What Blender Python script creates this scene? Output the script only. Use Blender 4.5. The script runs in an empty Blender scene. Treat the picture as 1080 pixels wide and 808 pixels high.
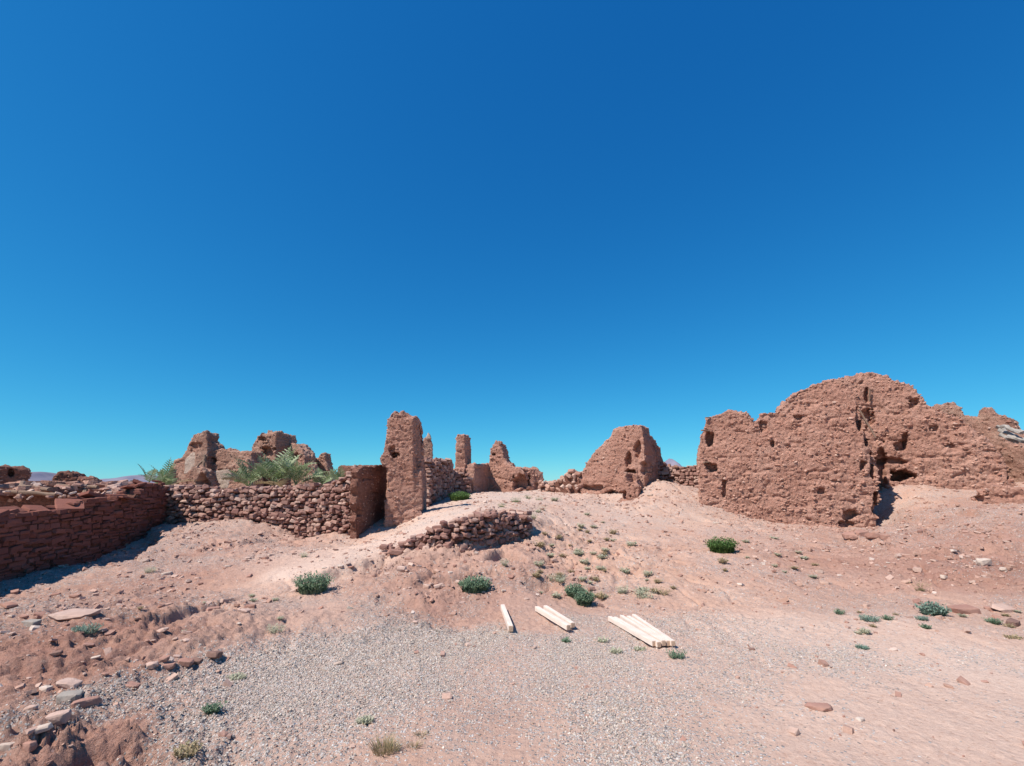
import bpy, bmesh, math, random
import numpy as np
from mathutils import Vector, Matrix, noise as mnoise
random.seed(7); rng = np.random.default_rng(7)
R = math.radians
scene = bpy.context.scene
C = scene.collection

# ------------------------------------------------------------------ camera
F = 500.0; PITCH = R(12.0); CAMZ = 1.6
cp, sp_ = math.cos(PITCH), math.sin(PITCH)
cam_d = bpy.data.cameras.new('camera'); cam = bpy.data.objects.new('camera', cam_d); C.objects.link(cam)
cam_d.sensor_width = 36.0; cam_d.lens = F/1080*36; cam_d.clip_start = 0.05; cam_d.clip_end = 20000
cam.location = (0, 0, CAMZ); cam.rotation_euler = (R(90)+PITCH, 0, 0)
scene.camera = cam

def ray(u, v):
    x = (u-540)/F; y = (404-v)/F
    return np.array([x, cp-y*sp_, sp_+y*cp])
def P(u, v, Y):
    r = ray(u, v); t = Y/r[1]
    return np.array([r[0]*t, Y, CAMZ+r[2]*t])
def proj(Q):
    Q = np.asarray(Q, float); x = Q[..., 0]; y = Q[..., 1]; z = Q[..., 2]-CAMZ
    f = y*cp+z*sp_; up = -y*sp_+z*cp
    f = np.where(np.abs(f) < 1e-3, 1e-3, f)
    return 540+F*x/f, 404-F*up/f

# ------------------------------------------------------------------ noise
def _h(ix, iy, iz, seed):
    n = (ix.astype(np.int64)*374761393 + iy.astype(np.int64)*668265263 + iz.astype(np.int64)*2147483647 + seed*144665) & 0xffffffff
    n = ((n ^ (n >> 13))*1274126177) & 0xffffffff
    n = ((n ^ (n >> 16))*2246822519) & 0xffffffff
    return ((n ^ (n >> 15)) & 0xffffff)/float(0xffffff)
def vn(Pn, scale, seed=0):
    q = Pn*scale; i = np.floor(q); f = q-i; f = f*f*(3-2*f)
    i = i.astype(np.int64); r = 0
    for a in (0, 1):
        for b in (0, 1):
            for c in (0, 1):
                w = (f[:, 0] if a else 1-f[:, 0])*(f[:, 1] if b else 1-f[:, 1])*(f[:, 2] if c else 1-f[:, 2])
                r = r + w*_h(i[:, 0]+a, i[:, 1]+b, i[:, 2]+c, seed)
    return r*2-1
def fbm(Pn, scale, octs=4, gain=.5, seed=0, ridged=False):
    s = 0; a = 1; tot = 0
    for k in range(octs):
        n = vn(Pn, scale*2.03**k, seed+k*17)
        if ridged: n = 1-2*np.abs(n)
        s = s+a*n; tot += a; a *= gain
    return s/tot
def sstep(a, b, x):
    t = np.clip((x-a)/(b-a), 0, 1); return t*t*(3-2*t)

# ------------------------------------------------------------------ materials
def mat(name):
    m = bpy.data.materials.new(name); m.use_nodes = True
    nt = m.node_tree; nt.nodes.clear()
    out = nt.nodes.new('ShaderNodeOutputMaterial'); b = nt.nodes.new('ShaderNodeBsdfPrincipled')
    nt.links.new(b.outputs[0], out.inputs[0]); b.inputs['Roughness'].default_value = .95
    b.inputs['Specular IOR Level'].default_value = .15
    return m, nt, b
def nd(nt, t, **kw):
    n = nt.nodes.new(t)
    for k, v in kw.items(): setattr(n, k, v)
    return n
def ramp(nt, fac, stops):
    r = nd(nt, 'ShaderNodeValToRGB'); e = r.color_ramp.elements
    while len(e) > 1: e.remove(e[-1])
    e[0].position = stops[0][0]; e[0].color = (*stops[0][1], 1)
    for p, c in stops[1:]:
        x = e.new(p); x.color = (*c, 1)
    nt.links.new(fac, r.inputs[0]); return r.outputs[0]
def tex(nt, scale, detail=6, rough=.6, coord=None, dist=0):
    n = nd(nt, 'ShaderNodeTexNoise'); n.inputs['Scale'].default_value = scale
    n.inputs['Detail'].default_value = detail; n.inputs['Roughness'].default_value = rough
    n.inputs['Distortion'].default_value = dist
    if coord is not None: nt.links.new(coord, n.inputs['Vector'])
    return n.outputs['Fac']
def voro(nt, scale, coord, feat='F1', out='Distance', rnd=1.0):
    n = nd(nt, 'ShaderNodeTexVoronoi', feature=feat); n.inputs['Scale'].default_value = scale
    n.inputs['Randomness'].default_value = rnd
    nt.links.new(coord, n.inputs['Vector']); return n.outputs[out]
def mix(nt, fac, a, b, mode='MIX'):
    m = nd(nt, 'ShaderNodeMix', data_type='RGBA', blend_type=mode)
    for s, v in ((0, fac), (6, a), (7, b)):
        if isinstance(v, (int, float)): m.inputs[s].default_value = v
        elif isinstance(v, tuple): m.inputs[s].default_value = (*v, 1)
        else: nt.links.new(v, m.inputs[s])
    return m.outputs[2]
def mth(nt, op, a, b=None):
    m = nd(nt, 'ShaderNodeMath', operation=op)
    for s, v in ((0, a), (1, b)):
        if v is None: continue
        if isinstance(v, (int, float)): m.inputs[s].default_value = v
        else: nt.links.new(v, m.inputs[s])
    return m.outputs[0]
def mrange(nt, v, a, b, c=0.0, d=1.0):
    m = nd(nt, 'ShaderNodeMapRange'); nt.links.new(v, m.inputs[0])
    for i, x in enumerate((a, b, c, d)): m.inputs[i+1].default_value = x
    return m.outputs[0]
def bump(nt, b, h, strength, dist, prev=None):
    n = nd(nt, 'ShaderNodeBump'); n.inputs['Strength'].default_value = strength; n.inputs['Distance'].default_value = dist
    nt.links.new(h, n.inputs['Height'])
    if prev is not None: nt.links.new(prev, n.inputs['Normal'])
    nt.links.new(n.outputs[0], b.inputs['Normal']); return n.outputs[0]

def mud_mat(name, base, dark, light, straw=.25):
    m, nt, b = mat(name)
    co = nd(nt, 'ShaderNodeTexCoord').outputs['Object']
    big = tex(nt, .9, 5, .65, co); mid = tex(nt, 5, 6, .7, co); fine = tex(nt, 38, 4, .75, co)
    mp = nd(nt, 'ShaderNodeMapping'); mp.inputs['Scale'].default_value = (1, 1, 4.5); nt.links.new(co, mp.inputs[0])
    strata = tex(nt, 1.4, 5, .6, mp.outputs[0])
    c = ramp(nt, big, [(.3, dark), (.5, base), (.72, light)])
    c = mix(nt, mrange(nt, mid, .35, .7, 0, .55), c, tuple(x*.72 for x in base))
    c = mix(nt, mrange(nt, strata, .5, .72, 0, .5), c, light)
    c = mix(nt, mrange(nt, fine, .58, .75, 0, .7), c, tuple(min(1, x*1.35) for x in light))
    c = mix(nt, mrange(nt, fine, .42, .28, 0, .6), c, tuple(x*.55 for x in base))
    v = voro(nt, 13, co); vc = voro(nt, 13, co, out='Color')
    sep = nd(nt, 'ShaderNodeSeparateColor'); nt.links.new(vc, sep.inputs[0])
    isst = mth(nt, 'MULTIPLY', mrange(nt, sep.outputs[0], .74, .78), mrange(nt, v, .36, .28))
    c = mix(nt, mth(nt, 'MULTIPLY', isst, .35), c, light)
    nt.links.new(c, b.inputs['Base Color'])
    mp2 = nd(nt, 'ShaderNodeMapping'); mp2.inputs['Scale'].default_value = (1, 1, 2.2); nt.links.new(co, mp2.inputs[0])
    pits = tex(nt, 11, 4, .7, mp2.outputs[0])
    n1 = bump(nt, b, mid, .5, .10)
    n1 = bump(nt, b, mrange(nt, pits, .34, .46), .7, .035, n1)
    n2 = bump(nt, b, isst, .6, .03, n1)
    v2 = voro(nt, 30, co)
    n3 = bump(nt, b, v2, .5, .03, n2)
    bump(nt, b, fine, .9, .035, n3)
    return m

def stone_mat(name, cols, bumps=.5, dust=(.50, .30, .22), dustf=.35):
    m, nt, b = mat(name)
    g = nd(nt, 'ShaderNodeNewGeometry'); ri = g.outputs['Random Per Island']
    co = nd(nt, 'ShaderNodeTexCoord').outputs['Object']
    c = ramp(nt, ri, [(i/max(1, len(cols)-1), k) for i, k in enumerate(cols)])
    n = tex(nt, 22, 5, .7, co); n2 = tex(nt, 4, 4, .6, co)
    c = mix(nt, mrange(nt, n, .35, .7, 0, .5), c, mix(nt, .5, c, (.08, .045, .035)))
    c = mix(nt, mrange(nt, n2, .45, .75, 0, dustf), c, dust)
    nt.links.new(c, b.inputs['Base Color'])
    bump(nt, b, n, bumps, .02)
    return m

M = {}
M['mud'] = mud_mat('mud_brick', (.49, .258, .19), (.40, .20, .145), (.57, .34, .26))
M['mud_far'] = mud_mat('mud_pale', (.40, .22, .16), (.28, .14, .105), (.54, .36, .27))
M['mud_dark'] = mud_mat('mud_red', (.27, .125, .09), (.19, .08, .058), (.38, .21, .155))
M['plaster'] = mud_mat('old_plaster', (.54, .41, .33), (.42, .28, .21), (.62, .50, .41))
M['core'] = mud_mat('wall_earth', (.20, .09, .065), (.14, .065, .045), (.25, .12, .085))
M['drystone'] = stone_mat('dry_stone', [(.24, .12, .10), (.33, .18, .145), (.27, .14, .115), (.46, .29, .23), (.30, .155, .125), (.54, .37, .30), (.21, .105, .085), (.38, .21, .165)])
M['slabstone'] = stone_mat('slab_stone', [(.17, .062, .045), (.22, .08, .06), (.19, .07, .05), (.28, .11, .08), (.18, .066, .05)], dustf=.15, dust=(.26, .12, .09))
M['rubble'] = stone_mat('rubble_stone', [(.44, .26, .20), (.36, .19, .145), (.52, .34, .27), (.46, .28, .21), (.31, .16, .125), (.60, .44, .36), (.48, .30, .23), (.40, .22, .17), (.66, .54, .46)])
M['mudstone'] = stone_mat('mud_stone', [(.46, .25, .18), (.38, .18, .13), (.54, .33, .25), (.48, .27, .20), (.34, .17, .12), (.58, .40, .32)], dust=(.52, .29, .21), dustf=.6)
M['palestone'] = stone_mat('pale_stone', [(.54, .42, .34), (.60, .49, .41)], dustf=.4)
M['greystone'] = stone_mat('grey_stone', [(.30, .27, .23), (.36, .31, .27)], dustf=.25)
M['redstone'] = stone_mat('red_stone', [(.33, .17, .13), (.40, .22, .17)], dustf=.4)
M['pinkstone'] = stone_mat('pink_stone', [(.50, .34, .27), (.56, .39, .32)], dustf=.4)
M['darkstone'] = stone_mat('dark_stone', [(.20, .12, .10), (.24, .14, .11)], dustf=.2)
M['gravel'] = stone_mat('gravel_stone', [(.40, .34, .29), (.56, .48, .41), (.27, .23, .20), (.62, .55, .47), (.50, .36, .28), (.48, .42, .36), (.70, .62, .54), (.52, .34, .25), (.38, .33, .28), (.58, .43, .34)], dustf=.35, dust=(.52, .40, .33))

def leaf_mat(name, cols):
    m, nt, b = mat(name)
    ri = nd(nt, 'ShaderNodeNewGeometry').outputs['Random Per Island']
    c = ramp(nt, ri, [(i/max(1, len(cols)-1), k) for i, k in enumerate(cols)])
    nt.links.new(c, b.inputs['Base Color']); b.inputs['Roughness'].default_value = .6
    tr = nd(nt, 'ShaderNodeBsdfTranslucent'); nt.links.new(c, tr.inputs[0]); mx = nd(nt, 'ShaderNodeMixShader'); mx.inputs[0].default_value = .35
    nt.links.new(b.outputs[0], mx.inputs[1]); nt.links.new(tr.outputs[0], mx.inputs[2]); nt.links.new(mx.outputs[0], [n for n in nt.nodes if n.type == 'OUTPUT_MATERIAL'][0].inputs[0])
    b.inputs['Specular IOR Level'].default_value = .3
    return m
M['shrub'] = leaf_mat('shrub_leaf', [(.11, .17, .10), (.15, .23, .14), (.21, .29, .18), (.12, .19, .11), (.27, .34, .23)])
M['greenshrub'] = leaf_mat('green_shrub_leaf', [(.07, .14, .035), (.11, .20, .05), (.15, .24, .08), (.09, .16, .04)])
M['sage'] = leaf_mat('sage_leaf', [(.46, .46, .32), (.54, .51, .38), (.40, .42, .28), (.56, .49, .37)])
M['bluegreen'] = leaf_mat('bluegreen_leaf', [(.14, .22, .17), (.20, .29, .22), (.26, .34, .27), (.12, .19, .14)])
M['straw'] = leaf_mat('straw', [(.40, .30, .17), (.50, .38, .23), (.30, .24, .13), (.34, .31, .17)])
M['palm'] = leaf_mat('palm_leaf', [(.14, .21, .09), (.22, .30, .14), (.32, .38, .21), (.42, .44, .28), (.17, .24, .12)])
M['palmdry'] = leaf_mat('palm_dry', [(.38, .30, .18), (.30, .22, .13), (.44, .35, .22)])

def wood_mat(name, a, b_, sc=30):
    m, nt, b = mat(name)
    co = nd(nt, 'ShaderNodeTexCoord').outputs['Object']
    mp = nd(nt, 'ShaderNodeMapping'); mp.inputs['Scale'].default_value = (1.2, 14, 14); nt.links.new(co, mp.inputs[0])
    g = tex(nt, 4, 5, .6, mp.outputs[0], .4); s = tex(nt, 6, 3, .5, co)
    c = ramp(nt, g, [(.3, a), (.65, b_)])
    c = mix(nt, mrange(nt, s, .55, .75, 0, .25), c, tuple(x*.75 for x in a))
    nt.links.new(c, b.inputs['Base Color']); b.inputs['Roughness'].default_value = .75
    bump(nt, b, g, .3, .004); return m
M['timber'] = wood_mat('sawn_timber', (.66, .52, .43), (.78, .66, .57))
M['endgrain'] = wood_mat('end_grain', (.42, .27, .18), (.55, .38, .27))
M['oldwood'] = wood_mat('weathered_wood', (.16, .10, .07), (.27, .18, .13))
M['greywood'] = wood_mat('grey_wood', (.26, .23, .20), (.40, .35, .31))

# ground material
def ground_material():
    m, nt, b = mat('ground_earth')
    co = nd(nt, 'ShaderNodeTexCoord').outputs['Object']
    def att(n):
        a = nd(nt, 'ShaderNodeAttribute'); a.attribute_name = n; return a.outputs['Fac']
    gr, sand, red = att('gravel'), att('sand'), att('redness')
    big = tex(nt, .55, 5, .6, co); mid = tex(nt, 3.2, 6, .65, co); fine = tex(nt, 26, 5, .75, co); vf = tex(nt, 110, 3, .7, co)
    c = ramp(nt, big, [(.3, (.42, .23, .158)), (.5, (.48, .285, .20)), (.7, (.54, .345, .25))])
    c = mix(nt, mrange(nt, mid, .38, .68, 0, .6), c, (.46, .275, .20))
    c = mix(nt, mth(nt, 'MULTIPLY', red, mrange(nt, mid, .25, .6, .72, 1)), c, mix(nt, mrange(nt, big, .4, .62), (.35, .175, .13), (.43, .235, .18)))
    c = mix(nt, mth(nt, 'MULTIPLY', sand, .85), c, mix(nt, mrange(nt, fine, .35, .65), (.60, .425, .335), (.68, .51, .415)))
    c = mix(nt, mrange(nt, fine, .56, .72, 0, .5), c, (.62, .45, .355))
    c = mix(nt, mrange(nt, fine, .44, .30, 0, .5), c, (.33, .175, .125))
    c = mix(nt, mrange(nt, vf, .6, .75, 0, .4), c, (.70, .57, .48))
    c = mix(nt, mrange(nt, vf, .4, .27, 0, .35), c, (.30, .19, .15))
    # fine gravel fragments
    v = voro(nt, 62, co); vc = voro(nt, 62, co, out='Color')
    sp = nd(nt, 'ShaderNodeSeparateColor'); nt.links.new(vc, sp.inputs[0])
    gcol = ramp(nt, sp.outputs[1], [(0, (.22, .20, .19)), (.3, (.40, .36, .34)), (.55, (.52, .46, .42)), (.8, (.66, .61, .57)), (1, (.44, .30, .24))])
    th = mth(nt, 'SUBTRACT', 1.0, gr)
    present = mth(nt, 'GREATER_THAN', sp.outputs[0], th)
    isg = mth(nt, 'MULTIPLY', present, mrange(nt, v, .62, .5))
    c = mix(nt, mth(nt, 'MULTIPLY', gr, .45), c, (.46, .37, .32))
    c = mix(nt, isg, c, gcol)
    nt.links.new(c, b.inputs['Base Color'])
    n1 = bump(nt, b, mid, .35, .05)
    n2 = bump(nt, b, fine, .8, .022, n1)
    clod = tex(nt, 14, 6, .72, co)
    n2 = bump(nt, b, clod, 1.0, .05, n2)
    nt.links.new(mth(nt, 'MULTIPLY', red, 1.0), n2.node.inputs['Strength'])
    gh = mth(nt, 'MULTIPLY', isg, mth(nt, 'SUBTRACT', 1.0, v))
    n3 = bump(nt, b, gh, .8, .012, n2)
    bump(nt, b, vf, .5, .008, n3)
    return m
M['ground'] = ground_material()

# ------------------------------------------------------------------ object helpers
def tag(o, label=None, cat=None, group=None, kind=None):
    if label: o['label'] = label
    if cat: o['category'] = cat
    if group: o['group'] = group
    if kind: o['kind'] = kind
    return o
def mesh_np(name, V, Fc, mats, smooth=False, parent=None, midx=None):
    """V (n,3), Fc list of tuples or an (m,k) array"""
    me = bpy.data.meshes.new(name)
    Fa = np.asarray(Fc, dtype=np.int32)
    me.vertices.add(len(V)); me.vertices.foreach_set('co', np.asarray(V, np.float32).ravel())
    m_, k = Fa.shape
    me.loops.add(m_*k); me.loops.foreach_set('vertex_index', Fa.ravel())
    me.polygons.add(m_); me.polygons.foreach_set('loop_start', np.arange(0, m_*k, k, dtype=np.int32))
    try: me.polygons.foreach_set('loop_total', np.full(m_, k, dtype=np.int32))
    except Exception: pass
    if midx is not None: me.polygons.foreach_set('material_index', np.asarray(midx, np.int32))
    me.update(calc_edges=True); me.validate()
    me.polygons.foreach_set('use_smooth', np.full(len(me.polygons), smooth))
    for mm in (mats if isinstance(mats, (list, tuple)) else [mats]): me.materials.append(mm)
    o = bpy.data.objects.new(name, me); C.objects.link(o)
    if parent is not None: o.parent = parent
    return o
def empty(name, loc):
    o = bpy.data.objects.new(name, None); o.empty_display_size = .2; o.location = loc; C.objects.link(o); return o
def recentre(o, loc):
    """move the origin of a mesh built in world coordinates to loc"""
    loc = Vector(loc); o.data.transform(Matrix.Translation(-loc)); o.location = loc; return o

# faceted stone templates
def hull(seed, n=16, box=.5):
    r = np.random.default_rng(seed)
    d = r.normal(size=(n, 3)); d /= np.linalg.norm(d, axis=1)[:, None]
    d = np.vstack([d, np.array([[a, b, c] for a in (-1, 1) for b in (-1, 1) for c in (-1, 1)])/1.732])
    q = d/(np.abs(d)**(2/(1-box*.8+.2))).sum(1)[:, None]**((1-box*.8+.2)/2) if False else d/np.maximum((1-box)*np.linalg.norm(d, axis=1), box*np.abs(d).max(1)+(1-box)*.95)[:, None]
    q *= (1+r.uniform(-.14, .08, size=(len(q), 1)))
    q /= np.abs(q).max(0)
    bm = bmesh.new(); [bm.verts.new(p) for p in q]
    bmesh.ops.convex_hull(bm, input=bm.verts)
    dead = [v for v in bm.verts if not v.link_faces]
    bmesh.ops.delete(bm, geom=dead, context='VERTS')
    bmesh.ops.triangulate(bm, faces=bm.faces[:])
    bm.verts.ensure_lookup_table(); bm.verts.index_update()
    V = np.array([v.co[:] for v in bm.verts]); Fc = np.array([[v.index for v in f.verts] for f in bm.faces])
    bm.free(); return V*.5, Fc
T_BOX = [hull(100+i, 14, .75) for i in range(14)]
T_RND = [hull(300+i, 12, .35) for i in range(14)]
T_PEB = [hull(500+i, 3, .3) for i in range(10)]

def rotm(rx, ry, rz):
    cx, sx, cy, sy, cz, sz = np.cos(rx), np.sin(rx), np.cos(ry), np.sin(ry), np.cos(rz), np.sin(rz)
    Rm = np.empty((len(rx), 3, 3))
    Rm[:, 0, 0] = cz*cy; Rm[:, 0, 1] = cz*sy*sx-sz*cx; Rm[:, 0, 2] = cz*sy*cx+sz*sx
    Rm[:, 1, 0] = sz*cy; Rm[:, 1, 1] = sz*sy*sx+cz*cx; Rm[:, 1, 2] = sz*sy*cx-cz*sx
    Rm[:, 2, 0] = -sy; Rm[:, 2, 1] = cy*sx; Rm[:, 2, 2] = cy*cx
    return Rm
def scatter(templates, pos, scl, rot, tid=None):
    """returns V, F for many stones; pos (n,3), scl (n,3), rot (n,3)"""
    n = len(pos); pos = np.asarray(pos); scl = np.asarray(scl); rot = np.asarray(rot)
    if tid is None: tid = rng.integers(0, len(templates), n)
    Vs, Fs, off = [], [], 0
    for k, (tv, tf) in enumerate(templates):
        idx = np.where(tid == k)[0]
        if not len(idx): continue
        Rm = rotm(rot[idx, 0], rot[idx, 1], rot[idx, 2])
        a = tv[None]*scl[idx][:, None, :]
        a = np.einsum('nij,nkj->nki', Rm, a)+pos[idx][:, None, :]
        Vs.append(a.reshape(-1, 3))
        f = tf[None]+(np.arange(len(idx))*len(tv))[:, None, None]+off
        Fs.append(f.reshape(-1, 3)); off += len(idx)*len(tv)
    return np.vstack(Vs), np.vstack(Fs)

# ------------------------------------------------------------------ terrain
CT = []   # control points x, y, z
def cw(*pts):
    for x, y, z in pts: CT.append((x, y, z))
def ci(*pts):
    for u, v, Y in pts: CT.append(tuple(P(u, v, Y)))
for x, y in [(-2, 0), (2, 0), (6, 0), (0, -4), (6, -4), (-6, -5), (0, 2.5), (-1.5, 3), (1.5, 3), (4, 3), (-1.8, 4.3), (0, 4.3), (2, 4.3), (5, 4.3), (8, 4),
             (0, 5.6), (2, 5.6), (4, 5.4), (7, 5.6), (10, 5), (-1.4, 5.6), (3.4, 6.4), (5, 6.5), (2, 6.3), (.6, 6.3), (0, -12), (-12, -10), (12, -10), (14, 0)]:
    cw((x, y, 0))
cw((-3.1, 3.0, .12), (-2.3, 2.6, .10), (-2.5, 3.5, .03), (-4.3, 4.4, .2), (-3.2, 4.6, .12), (-2.6, 4.9, .05), (-5.4, 5.6, .15), (-3.5, 5.8, .14), (-7.0, 6.5, .02),
   (-6.2, 8.2, .0), (-8.2, 8.5, -.05), (-7.6, 6.0, 0), (-9.2, 11.5, .02), (-12, 8, 0), (-6, 0, .1), (-14, 0, 0), (-2.2, 6.3, .06))
ci((100, 620, 8.0), (165, 578, 11.3), (180, 556, 13.6), (215, 552, 13.9), (250, 549, 14.0), (290, 555, 14), (320, 568, 13.8), (350, 561, 13.7),
   (200, 590, 10.0), (250, 585, 10.3), (250, 620, 8.0), (200, 640, 7.0), (300, 600, 8.8), (300, 580, 11), (330, 640, 6.8), (350, 580, 11.6),
   (380, 572, 12.6), (380, 584, 9.6), (392, 566, 12.9), (408, 557, 13.7), (423, 555, 13.6), (446, 541, 14.1), (340, 615, 8.0),
   (400, 590, 9.0), (425, 579, 9.5), (440, 565, 10.6), (470, 556, 10.4), (463, 572, 9.5), (482, 583, 8.9), (500, 584, 8.9), (512, 572, 9.6), (553, 567, 10.2),
   (491, 549, 9.8), (515, 543, 10.2), (550, 541, 10.9), (470, 545, 12.4), (510, 534, 13.2),
   (400, 612, 7.7), (430, 606, 7.6), (450, 620, 7.2), (470, 600, 7.9), (430, 640, 6.7), (510, 600, 8.0), (535, 592, 8.4), (540, 620, 7.3), (500, 640, 6.8), (565, 590, 8.9),
   (455, 535, 17), (484, 527, 18), (520, 527, 16.5), (480, 520, 21), (530, 519, 21.5), (560, 519, 21), (575, 522, 19.5), (560, 532, 15.5), (575, 545, 13.4), (600, 522, 19.5), (600, 540, 15), (590, 560, 12),
   (620, 522, 19), (640, 526, 18.4), (660, 529, 17.8), (675, 518, 18), (695, 507, 18.2), (715, 518, 17.6), (738, 531, 16.6), (700, 530, 16), (650, 548, 14.4), (640, 560, 13),
   (600, 600, 8.8), (640, 620, 7.6), (620, 640, 6.9), (680, 600, 8.8), (700, 560, 13), (700, 575, 11), (765, 586, 10), (760, 560, 13), (720, 640, 6.9), (760, 620, 7.9),
   (770, 541, 16.2), (790, 548, 15.9), (840, 555, 15.2), (900, 558, 14.6), (925, 556, 14.2), (800, 575, 11.5), (860, 580, 11), (850, 610, 8.6), (900, 600, 9.2), (800, 640, 7.0), (900, 640, 7.0), (1000, 645, 6.8),
   (890, 625, 7.8), (930, 575, 11), (960, 562, 11.6), (980, 590, 9.4), (1040, 590, 9.2), (1070, 560, 10.5), (1000, 565, 10.9), (1000, 615, 8.0), (1060, 620, 7.6), (940, 552, 14.2), (950, 562, 12.8), (935, 520, 16.1), (955, 509, 16.3), (960, 535, 14.6),
   (1000, 521, 15.0), (1000, 514, 16.4), (1000, 545, 12.8), (1050, 517, 14.8), (1060, 512, 15.8), (1040, 540, 12), (1080, 530, 13.2), (1080, 505, 15.5), (1120, 510, 14), (1080, 485, 18), (1140, 560, 10))
cw((12, 24, 1.6), (18, 20, 2.0), (20, 26, 2.2), (6, 24, 1.5), (0, 27, 1.2), (-4, 22, .9), (-8, 18, .5), (-12, 16, .35), (-8, 26, .8), (-16, 14, .2), (-20, 22, .5), (0, 36, .8), (-20, 36, .6), (20, 36, 1.6),
   (14, 8.5, .5), (18, 6, .3), (18, 14, 1.4), (12.5, 6.2, .05))
for u_, Y_, z_ in ((770, 17.0, .85), (790, 16.8, .55), (820, 16.4, .36), (850, 16.2, .33), (880, 15.8, .33), (905, 15.4, .33), (905, 16.0, .45), (922, 15.0, .38), (880, 16.6, .6)):
    q_ = ray(u_, 500); cw((q_[0]*Y_/q_[1], Y_, z_))
CT = np.array(CT)
cc = .25
def _k(a, b): return np.sqrt(((a[:, None, :]-b[None])**2).sum(-1)+cc*cc)
_A = _k(CT[:, :2], CT[:, :2]); n_ = len(CT)
_S = np.zeros((n_+1, n_+1)); _S[:n_, :n_] = -_A-np.eye(n_)*(-.02); _S[:n_, n_] = 1; _S[n_, :n_] = 1
_w = np.linalg.solve(_S, np.append(CT[:, 2], 0))
def h0(xy):
    xy = np.atleast_2d(xy).astype(float); out = np.empty(len(xy))
    for i in range(0, len(xy), 40000):
        b = xy[i:i+40000]; out[i:i+40000] = -_k(b, CT[:, :2])@_w[:n_]+_w[n_]
    r = np.hypot(xy[:, 0], xy[:, 1])
    return out*(1-sstep(36, 70, r))+.5*sstep(36, 70, r)
def hit0(u, v, fn=None):
    r = ray(u, v); t = np.exp(np.linspace(math.log(1.5), math.log(60), 900))
    Q = np.array([0, 0, CAMZ])+t[:, None]*r
    h = (fn or h0)(Q[:, :2]); k = np.where(Q[:, 2] < h)[0]
    if not len(k): return Q[np.argmin(np.abs(Q[:, 2]-h))]
    i = k[0]; return Q[i]
# surface maps: (u, v, value)
def surface_map(pts, power=3.0):
    pp = []; vv = []
    for u, v, g in pts:
        q = hit0(u, v); pp.append(q[:2]); vv.append(g)
    pp = np.array(pp); vv = np.array(vv)
    def f(xy):
        xy = np.atleast_2d(xy); out = np.empty(len(xy))
        for i in range(0, len(xy), 40000):
            b = xy[i:i+40000]
            d = np.sqrt(((b[:, None, :]-pp[None])**2).sum(-1)+.01)**-power
            out[i:i+40000] = (d*vv).sum(1)/d.sum(1)
        return out
    return f
f_grav = surface_map([(60, 790, 0), (20, 700, 0), (100, 700, 0), (150, 690, 0), (200, 680, 0), (250, 660, 0), (300, 650, 0), (350, 645, 0), (120, 750, .7), (160, 730, .9), (200, 760, .9), (100, 780, .1), (140, 800, .2),
    (240, 715, 1), (300, 695, 1), (300, 740, 1), (350, 720, 1), (350, 770, .7), (420, 690, 1), (430, 665, .95), (400, 650, .3), (430, 650, .2), (480, 668, 1), (520, 672, 1), (500, 652, .15), (560, 660, .1), (565, 680, .6), (400, 740, .9), (450, 720, .7), (480, 750, .35), (520, 720, .3), (520, 780, .15), (560, 750, .25), (460, 790, .3), (600, 680, .9), (630, 690, .85),
    (625, 660, .5), (600, 730, .7), (650, 750, .85), (680, 780, .8), (700, 730, .7), (720, 665, .6), (730, 680, .4), (700, 698, .1), (760, 660, .35), (760, 720, .4), (800, 700, .45), (800, 760, .2), (760, 790, .4), (850, 695, .5), (900, 692, .5), (940, 700, .3), (900, 740, .04), (960, 760, .0), (1040, 720, .0), (1040, 780, .0), (860, 790, .08), (980, 720, .03),
    (830, 668, .25), (860, 680, .1), (1000, 680, .05), (800, 650, 0), (700, 640, .1), (600, 640, 0), (540, 640, 0), (460, 630, 0), (900, 640, .1), (1060, 640, .1), (600, 600, 0), (700, 600, .1), (300, 600, 0), (450, 590, 0), (900, 600, 0), (230, 795, .5), (300, 800, .5), (400, 800, .4), (660, 710, .75)], 4)
f_sand = surface_map([(300, 605, 1), (350, 592, 1), (400, 578, 1), (450, 555, 1), (490, 538, 1), (540, 525, 1), (520, 520, 1), (570, 520, .7), (250, 612, .15), (200, 610, 0), (280, 620, .4), (330, 575, .2), (300, 640, .5), (350, 640, .5), (640, 545, .45), (680, 570, .3), (640, 570, .2), (620, 535, .35), (700, 525, .3), (740, 545, .25), (760, 560, .25), (800, 580, .2), (700, 600, .1),
    (600, 590, .15), (560, 560, .3), (590, 560, .15), (450, 600, .1), (480, 630, .1), (540, 600, .2), (400, 620, .25), (200, 580, .2), (200, 640, .05), (100, 680, 0), (60, 780, .1), (720, 640, .3), (760, 630, .3), (820, 610, .15), (850, 640, .3), (950, 665, .8), (850, 665, .8), (1050, 665, .6), (700, 698, .7), (560, 655, .4), (900, 600, .1), (1000, 600, 0), (1050, 600, 0), (1000, 565, 0), (1000, 540, .1), (960, 520, .3), (850, 570, .25),
    (560, 750, .35), (850, 760, .8), (1000, 760, .85), (1000, 700, .95), (900, 720, .8), (700, 740, .5), (780, 700, .6), (300, 720, .4), (500, 780, .3), (1060, 790, .8)], 3)
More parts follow.
